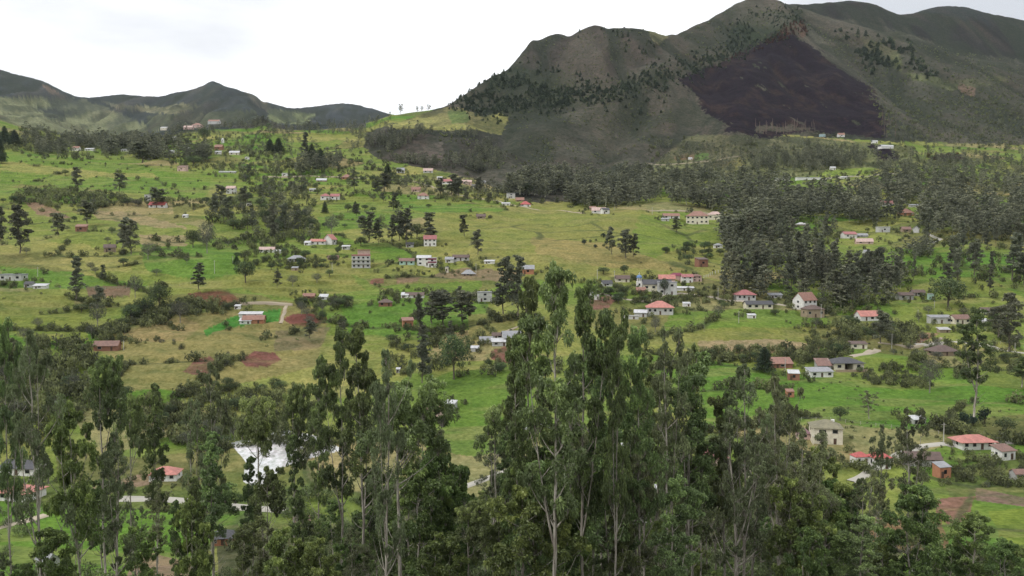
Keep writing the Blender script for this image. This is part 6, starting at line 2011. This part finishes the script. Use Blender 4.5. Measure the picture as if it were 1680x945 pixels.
PINEW = [
    ([(742, 160), (800, 128), (850, 112), (905, 118), (965, 142), (1040, 133), (1040, 150), (1000, 166), (900, 178), (840, 184), (790, 192), (748, 176)], 620, (4.5, 9)),
    ([(1040, 133), (1110, 112), (1190, 78), (1205, 92), (1110, 128), (1045, 148)], 200, (4.5, 8)),
    ([(1190, 78), (1205, 40), (1240, 20), (1320, 16), (1305, 45), (1250, 70), (1205, 92)], 240, (3.5, 8)),
    ([(1380, 60), (1420, 62), (1450, 85), (1440, 108), (1400, 85)], 46, (8, 14)),
    ([(1465, 66), (1500, 80), (1510, 96), (1480, 96)], 30, (9, 16)),
    ([(1420, 92), (1455, 102), (1450, 112), (1425, 104)], 22, (9, 15)),
    ([(1500, 108), (1540, 115), (1530, 124), (1500, 118)], 16, (7, 12)),
    ([(925, 45), (960, 60), (1000, 42), (1088, 62), (1080, 72), (1060, 80)], 18, (5, 9)),
]
SCRUB = [
    ([(760, 60), (1090, 40), (1110, 220), (1060, 290), (850, 290), (830, 200)], 1800, (0.8, 2.6)),
    ([(1320, 40), (1690, 105), (1690, 240), (1450, 225), (1420, 140)], 1500, (0.9, 3.4)),
    ([(600, 215), (830, 215), (830, 280), (620, 262)], 320, (1.6, 3.6)),
    ([(1100, 20), (1320, 0), (1300, 60), (1110, 120)], 300, (1.4, 3.4)),
    ([(0, 236), (1690, 236), (1690, 330), (0, 330)], 450, (1.6, 3.4)),
    ([(0, 330), (1690, 330), (1690, 620), (0, 640)], 260, (0.5, 1.4)),
    ([(1150, 620), (1690, 620), (1690, 830), (1380, 830)], 200, (0.4, 1.2)),
]
def far_stuff():
    rs = np.random.RandomState(31)
    def pts(lst, wf, mul=1.0):
        out_ = []
        for poly, n, hr in lst:
            n = int(n * mul)
            P = in_poly_random(poly, n, rs)
            X, Y = hits(P[:, 0], P[:, 1])
            h = rs.uniform(*hr, n)
            out_.append(np.stack([X, Y, ground(X, Y) - 0.2, h, h * wf * rs.uniform(0.8, 1.25, n)], 1))
        return np.concatenate(out_)
    def clear(P, rad=7.0):
        hx = np.array([(q['p'][0], q['p'][1] + 2) for q in HOUSES])
        d = np.hypot(P[:, None, 0] - hx[None, :, 0], P[:, None, 1] - hx[None, :, 1]).min(axis=1)
        # nothing tall directly downhill of a house either
        front = ((np.abs(P[:, None, 0] / P[:, None, 1] - hx[None, :, 0] / hx[None, :, 1]) < 0.012) & (P[:, None, 1] < hx[None, :, 1]) & (hx[None, :, 1] - P[:, None, 1] < 45)).any(axis=1)
        return P[(d > rad) & ~(front & (P[:, 3] > 4))]
    eu = [lowpoly('euc', s) for s in (1, 2, 3, 4, 5, 6)]
    FP = clear(pts(FARWOODS, 0.25, 1.5))
    FP = FP[(FP[:, 1] < 640) | (fbm(FP[:, 0] / 55, FP[:, 1] / 55, 151, 3) > 0.34)]
    bake('distant_forest', eu, FP, LM['far'], 0.3, label='grey-green eucalyptus forest and copses at the foot of the mountain', category='forest')
    pi = [lowpoly('pine', s) for s in (1, 2, 3)]
    b5 = lowpoly('bush', 7)
    pi = pi + [(b5[0], b5[1], b5[2], 3.4, 1.5)] * 2
    PP = pts(PINEW, 0.30, 2.2)
    PP[:, 0] += rs.normal(size=len(PP)) * 14
    PP[:, 1] += rs.normal(size=len(PP)) * 26
    PP[:, 2] = ground(PP[:, 0], PP[:, 1]) - 0.2
    PP = PP[fbm(PP[:, 0] / 50, PP[:, 1] / 90, 153, 4, 0.6) > 0.38]
    PP[:, 3] *= rs.uniform(0.55, 1.1, len(PP))
    bake('pine_plantation', pi, PP, LM['pine'], 0.4, label='dark green pine plantation in an irregular band across the mountain', category='forest')
    bu = [lowpoly('bush', s) for s in (1, 2, 3, 4)]
    SP_ = clear(pts(SCRUB, 0.8, 1.5), 5.0)
    SP_ = SP_[(SP_[:, 1] > 1290) | ((fbm(SP_[:, 0] / 38, SP_[:, 1] / 38, 131, 3) > 0.54))]
    bake('scrub', bu, SP_, LM['bush'], 0.5, label='scattered scrub bushes on slopes and field borders', category='scrub')
    # charred stems and scorched pines along the rim of the burnt slope
    T = Tubes()
    P = in_poly_random([(1235, 205), (1330, 205), (1350, 214), (1300, 220), (1240, 222)], 46, rs)
    P = np.concatenate([P, in_poly_random([(1445, 190), (1470, 200), (1468, 232), (1448, 225)], 16, rs)])
    X, Y = hits(P[:, 0], P[:, 1])
    for x, y, z in zip(X, Y, ground(X, Y)):
        T.add(np.array([[x, y, z - 1], [x + rs.normal() * .4, y, z + rs.uniform(7, 14)]]), [0.35, 0.12], 4)
    me = T.mesh('charred_stems')
    o = link('charred_stems', me, plain('charred_bark', (0.17, 0.12, 0.10), 0.9))
    tag(o, 'pale scorched stems standing along the foot of the burnt slope', 'burnt trees', None, 'stuff')
    rust = leaf_mat('scorched_needles', (0.07, 0.03, 0.018), (0.11, 0.045, 0.026), (0.16, 0.07, 0.035))
    P = pts([([(1250, 74), (1290, 42), (1322, 36), (1325, 58), (1290, 64)], 90, (5, 9)), ([(1180, 98), (1250, 72), (1252, 78), (1185, 104)], 26, (3, 6)), ([(1520, 258), (1560, 252), (1600, 262), (1540, 268)], 16, (4, 7))], 0.26)
    bake('scorched_pines', pi, P, rust, 0.3, label='rust-red scorched pines at the top of the burnt slope', category='burnt trees')
    # growth along the borders of the fields, and round the houses
    U, V = rs.uniform(-40, 1720, 60000), 240 + (760 - 240) * rs.uniform(0, 1, 60000)
    X, Y = hits(U, V)
    _, ed = parcels(X, Y)
    keep = (ed < 0.045) & (fbm(X / 45, Y / 45, 97, 2) > 0.46) & (Y < 1260) & ~inside(U, V, [(700, 350), (1080, 345), (1200, 380), (1180, 445), (960, 460), (830, 450), (700, 405)])
    X, Y = X[keep][:2600], Y[keep][:2600]
    h = rs.uniform(0.9, 3.4, len(X)) * (1 + 0.7 * (rs.uniform(size=len(X)) < .3))
    P = np.stack([X, Y, ground(X, Y) - .2, h, h * .75], 1)
    Q = []
    for q in HOUSES:
        w = q['w'] * q['p'][1] / FPX
        for _ in range(7):
            a, rr = rs.uniform(0, 6.28), w * rs.uniform(0.75, 1.5) + 2
            xx, yy = q['p'][0] + math.cos(a) * rr, q['p'][1] + w * .3 + math.sin(a) * rr
            if yy < q['p'][1] - 1 and abs(xx - q['p'][0]) < w * .6:
                continue
            h = rs.uniform(1.2, 3.6)
            Q.append((xx, yy, 0, h, h * .72))
    Q = np.array(Q)
    Q[:, 2] = ground(Q[:, 0], Q[:, 1]) - .2
    Q = Q[~inside(*project(Q[:, 0], Q[:, 1], Q[:, 2]), [(380, 500), (470, 500), (470, 545), (380, 545)])]
    hx = np.array([(q['p'][0], q['p'][1] + 2) for q in HOUSES])
    hr_ = np.array([q['w'] * q['p'][1] / FPX * .55 + 1 for q in HOUSES])
    Q = Q[(np.hypot(Q[:, None, 0] - hx[None, :, 0], Q[:, None, 1] - hx[None, :, 1]) > hr_[None]).all(axis=1)]
    GARDENS = [
        ([(240, 225), (330, 222), (440, 215), (470, 260), (520, 300), (500, 330), (330, 285), (250, 262)], 520, (2, 6)),
        ([(0, 215), (60, 215), (250, 240), (300, 262), (200, 264), (60, 264), (0, 245)], 280, (3, 9)),
        ([(20, 318), (100, 312), (200, 322), (215, 338), (100, 345), (20, 335)], 130, (3, 8)),
        ([(250, 325), (380, 330), (380, 345), (300, 342)], 50, (2, 4)),
        ([(330, 350), (400, 300), (470, 300), (530, 345), (520, 400), (460, 405), (400, 395), (340, 372)], 110, (4, 9)),
        ([(310, 400), (400, 395), (470, 400), (540, 440), (430, 446), (380, 415)], 130, (2, 5)),
        ([(600, 290), (700, 285), (720, 300), (620, 305)], 70, (3, 6)), ([(690, 300), (830, 305), (850, 335), (760, 335), (700, 325)], 90, (2, 6)),
        ([(200, 535), (245, 505), (300, 498), (420, 500), (405, 512), (300, 520), (255, 540)], 140, (3, 6)), ([(150, 545), (210, 530), (210, 560), (160, 575)], 40, (2, 6)),
        ([(480, 495), (570, 488), (580, 508), (500, 510)], 50, (2, 5)), ([(950, 460), (1060, 478), (1180, 470), (1200, 500), (1060, 500), (960, 490)], 130, (1.5, 4)),
        ([(1150, 580), (1400, 565), (1400, 596), (1160, 598)], 190, (2, 5)), ([(1380, 530), (1510, 535), (1500, 562), (1390, 560)], 110, (2, 6)),
        ([(1400, 602), (1530, 600), (1530, 640), (1420, 630)], 90, (1.5, 4)), ([(1440, 550), (1680, 560), (1680, 622), (1530, 610)], 80, (1.5, 4)),
        ([(1560, 745), (1690, 745), (1690, 800), (1540, 800)], 110, (1.2, 3.5)), ([(1290, 528), (1420, 540), (1400, 575), (1330, 570)], 70, (1.5, 4)),
        ([(640, 540), (860, 545), (860, 620), (640, 620)], 130, (1.5, 6)), ([(-10, 560), (140, 560), (160, 640), (80, 720), (-10, 720)], 170, (3, 8)),
        ([(230, 650), (470, 640), (470, 705), (330, 735), (230, 735)], 170, (2, 6)), ([(620, 480), (860, 482), (860, 500), (620, 500)], 70, (1.5, 5)),
        ([(1200, 480), (1480, 500), (1400, 520), (1290, 505)], 90, (2, 6)), ([(440, 250), (640, 250), (660, 330), (500, 330)], 150, (2, 6)),
        ([(1060, 225), (1440, 240), (1440, 290), (1060, 330)], 300, (2, 6)), ([(1440, 180), (1690, 150), (1690, 300), (1440, 300)], 320, (2, 6)),
        ([(1290, 365), (1560, 360), (1690, 400), (1690, 480), (1480, 470)], 170, (2, 6)),
    ]
    GP = pts(GARDENS, 0.62)
    GP = GP[(np.hypot(GP[:, None, 0] - hx[None, :, 0], GP[:, None, 1] - hx[None, :, 1]) > hr_[None] + 1).all(axis=1)]
    GP = clear(GP, 4.0)
    bu2 = []
    for sd in (301, 302, 303, 304):
        T2, L2 = bush(sd, 2.2, 2.2, 0.5, 7, 24)
        Vv, F, t = L2.arrays(0.6)
        bu2.append((Vv, F, t, 2.2, 2.2))
    bake('hedgerows', bu2, np.concatenate([clear(P, 6.0), Q, GP]), LM['bush'], 0.4, label='bushy growth along field borders and round the houses', category='hedgerow growth')
    # understorey hiding the ground beneath the front grove
    P = []
    for u0, u1, n, ya, yb in ((440, 1340, 900, 92, 262), (-80, 440, 80, 90, 170), (1340, 1740, 120, 90, 175), (1130, 1345, 90, 240, 300), (-80, 60, 40, 215, 330)):
        uu = rs.uniform(u0, u1, n)
        yy = np.exp(rs.uniform(math.log(ya), math.log(yb), n))
        xx = (uu - 840) / FPX * yy
        h = rs.uniform(1.6, 5.2, n)
        P.append(np.stack([xx, yy, ground(xx, yy) - .2, h, h * .75], 1))
    P = clear(np.concatenate(P), 6.0)
    under = []
    for sd in (201, 202, 203, 204):
        T2, L2 = bush(sd, 2.2, 2.2, 0.34, 9, 46)
        V, F, t = L2.arrays(0.45)
        under.append((V, F, t, 2.2, 2.2))
    bake('undergrowth', under, P, LM['bush'], 0.35, label='tangled undergrowth below the front grove', category='undergrowth')
# ------------------------------------------------------------------ build everything
place_houses()
build_land()
def haze():
    me = bpy.data.meshes.new('haze')
    m = MB().box(-10200, 10200, -10200, 10200, ZLO - 30, ZHI)
    me.from_pydata(m.v, [], m.f)
    me.update()
    mt = bpy.data.materials.new('air')
    mt.use_nodes = True
    t = mt.node_tree
    t.nodes.clear()
    o_ = t.nodes.new('ShaderNodeOutputMaterial')
    pv = t.nodes.new('ShaderNodeVolumePrincipled')
    pv.inputs['Color'].default_value = (0.80, 0.90, 1.0, 1)
    pv.inputs['Density'].default_value = 0.000022
    t.links.new(pv.outputs[0], o_.inputs['Volume'])
    o = link('haze', me, mt)
    tag(o, 'thin pale haze over the whole valley', 'haze', None, 'stuff')
co = np.empty(len(bpy.data.objects['terrain'].data.vertices) * 3, np.float32)
bpy.data.objects['terrain'].data.vertices.foreach_get('co', co)
ZLO, ZHI = float(co[2::3].min()), float(co[2::3].max()) + 16
haze()

PALEROAD, TRACK = (0.40, 0.38, 0.33), (0.36, 0.30, 0.22)
road('valley_road', [(1395, 790), (1440, 765), (1480, 742), (1510, 732), (1560, 727), (1640, 726), (1700, 722)], 3.6, PALEROAD)
road('left_road', [(-30, 876), (0, 866), (40, 856), (75, 846)], 3.6, (0.42, 0.36, 0.27))
road('lower_road', [(200, 818), (260, 819), (310, 822), (350, 828), (400, 832), (470, 838)], 4.2, PALEROAD)
road('hill_road', [(1500, 565), (1560, 560), (1605, 566), (1640, 573), (1700, 582)], 3.2, PALEROAD)
road('winding_path', [(1440, 562), (1490, 570), (1515, 565), (1545, 555)], 2.2, TRACK)
road('yard_track', [(1395, 585), (1425, 580), (1440, 574)], 4.0, (0.42, 0.36, 0.28))
road('grove_road', [(758, 800), (800, 785), (820, 776), (850, 768)], 3.4, PALEROAD)
road('village_road', [(985, 482), (1030, 492), (1070, 494), (1110, 480), (1160, 486), (1230, 497), (1300, 502)], 2.8, (0.40, 0.35, 0.29))
road('terrace_track', [(430, 290), (520, 289), (600, 292), (690, 300), (760, 322), (870, 342), (960, 350)], 3.0, TRACK)
road('upper_track', [(1060, 345), (1090, 345), (1180, 352), (1250, 350)], 3.0, TRACK)
road('gully_road', [(1490, 402), (1530, 398), (1545, 392), (1530, 388), (1520, 382)], 4.0, PALEROAD)
road('farm_track', [(380, 500), (440, 498), (480, 500)], 2.2, TRACK)
road('farm_path', [(460, 532), (466, 515), (470, 500)], 2.2, TRACK)
road('mountain_track', [(1060, 268), (1120, 268), (1180, 262), (1215, 256)], 3.0, TRACK)
road('pasture_track', [(1320, 300), (1400, 290), (1440, 286), (1500, 284)], 3.0, (0.40, 0.36, 0.30))
road('field_path', [(810, 552), (850, 536), (880, 528)], 1.8, TRACK)
for q in HOUSES:
    build_house(q)
for a in [(352, 448, 22, 'white utility pole in the green left meadow'), (62, 454, 16, 'white utility pole above the pale flat house'),
          (1548, 727, 34, 'tall pale utility pole beside the valley road left of the coral roof'), (1347, 524, 26, 'white utility pole in front of the grey stone house'),
          (1463, 572, 26, 'white utility pole at the winding path'), (1401, 498, 14, 'utility pole at the foot of the dark wood'),
          (1356, 494, 26, 'tall utility pole in front of the dark wood'), (1212, 530, 20, 'utility pole in the bright meadow below the cream bungalow'),
          (1178, 492, 20, 'utility pole right of the village road'), (980, 458, 16, 'utility pole left above the village'), (1008, 458, 14, 'utility pole beside the brown-roofed village house'),
          (1288, 616, 28, 'white utility pole before the rust-red shed'), (781, 450, 18, 'white utility pole by the dirt yard'), (203, 574, 16, 'white utility pole in the dry pasture by the barn'),
          (545, 445, 14, 'utility pole above the thicket'), (1506, 524, 16, 'utility pole left of the grey row house'), (1533, 505, 12, 'utility pole on the grass rise'),
          (1665, 580, 18, 'utility pole beside the hill road'), (1070, 352, 12, 'utility pole at the top of the meadow'), (1008, 345, 10, 'utility pole at the upper meadow edge'),
          (382, 432, 12, 'white utility pole beside the tiny dark tree')]:
    pole(*a)
def fence(name, px, step, hpost, c, label, rails=2, wpost=0.12):
    pts = np.array([hit(u, v)[:2] for u, v in px])
    seg = np.r_[0, np.cumsum(np.hypot(*np.diff(pts, axis=0).T))]
    n = int(seg[-1] / step) + 1
    ss = np.linspace(0, seg[-1], n)
    P = np.stack([np.interp(ss, seg, pts[:, 0]), np.interp(ss, seg, pts[:, 1])], 1)
    Z = ground(P[:, 0], P[:, 1])
    e = empty(name, (float(P[0, 0]), float(P[0, 1]), float(Z[0])))
    tag(e, label, 'fence')
    o3 = np.array([P[0, 0], P[0, 1], Z[0]])
    mt = plain('fence_post', c, 0.9)
    for p, z in zip(P, Z):
        a = np.array([p[0], p[1], z]) - o3
        MB().box(a[0] - wpost / 2, a[0] + wpost / 2, a[1] - wpost / 2, a[1] + wpost / 2, a[2] - .4, a[2] + hpost).build('post', mt, e)
    for k in range(rails):
        T = Tubes()
        T.add(np.stack([P[:, 0], P[:, 1], Z + hpost * (0.9 - 0.4 * k)], 1) - o3, np.full(n, 0.02), 3)
        link('wire', T.mesh('wire'), plain('fence_wire', (0.3, 0.3, 0.3), 0.5), e)
fence('post_fence', [(1155, 456), (1168, 450), (1188, 446)], 2.6, 1.7, (0.7, 0.69, 0.66), 'short row of white pillars climbing to the dark wood', 1, 0.3)
fence('wire_fence', [(10, 862), (45, 848), (80, 838)], 2.4, 1.3, (0.42, 0.38, 0.32), 'wire fence with pale wooden posts along the left road', 3)
fence('wire_fence', [(1480, 566), (1530, 560), (1600, 560), (1680, 572)], 5, 1.3, (0.45, 0.42, 0.36), 'wire fence beside the upper right hill road', 2)
fence('wire_fence', [(1180, 700), (1300, 690), (1440, 700), (1540, 712)], 5, 1.3, (0.45, 0.42, 0.36), 'wire fence across the foot of the bright green slope', 2)
fence('wire_fence', [(60, 478), (160, 474), (260, 472), (330, 462)], 6, 1.3, (0.40, 0.36, 0.30), 'wire fence between two pastures at the left', 2)
build_species()
front_trees()
front_fill()
mid_trees()
woods()
far_stuff()

# labels that still coincide: say which one it is, counted from the left
ORD = 'first second third fourth fifth sixth seventh eighth ninth tenth eleventh twelfth thirteenth fourteenth fifteenth sixteenth'.split()
bylab = {}
for o in scn.objects:
    if o.parent is None and 'label' in o and 'category' in o:
        bylab.setdefault(o['label'], []).append(o)
for lab, lst in bylab.items():
    if 1 < len(lst) <= 16 and len(lab.split()) <= 13:
        lst.sort(key=lambda o: o.location.x / max(o.location.y, 1))
        for i, o in enumerate(lst):
            o['label'] = lab + ', ' + ORD[i] + ' from left'
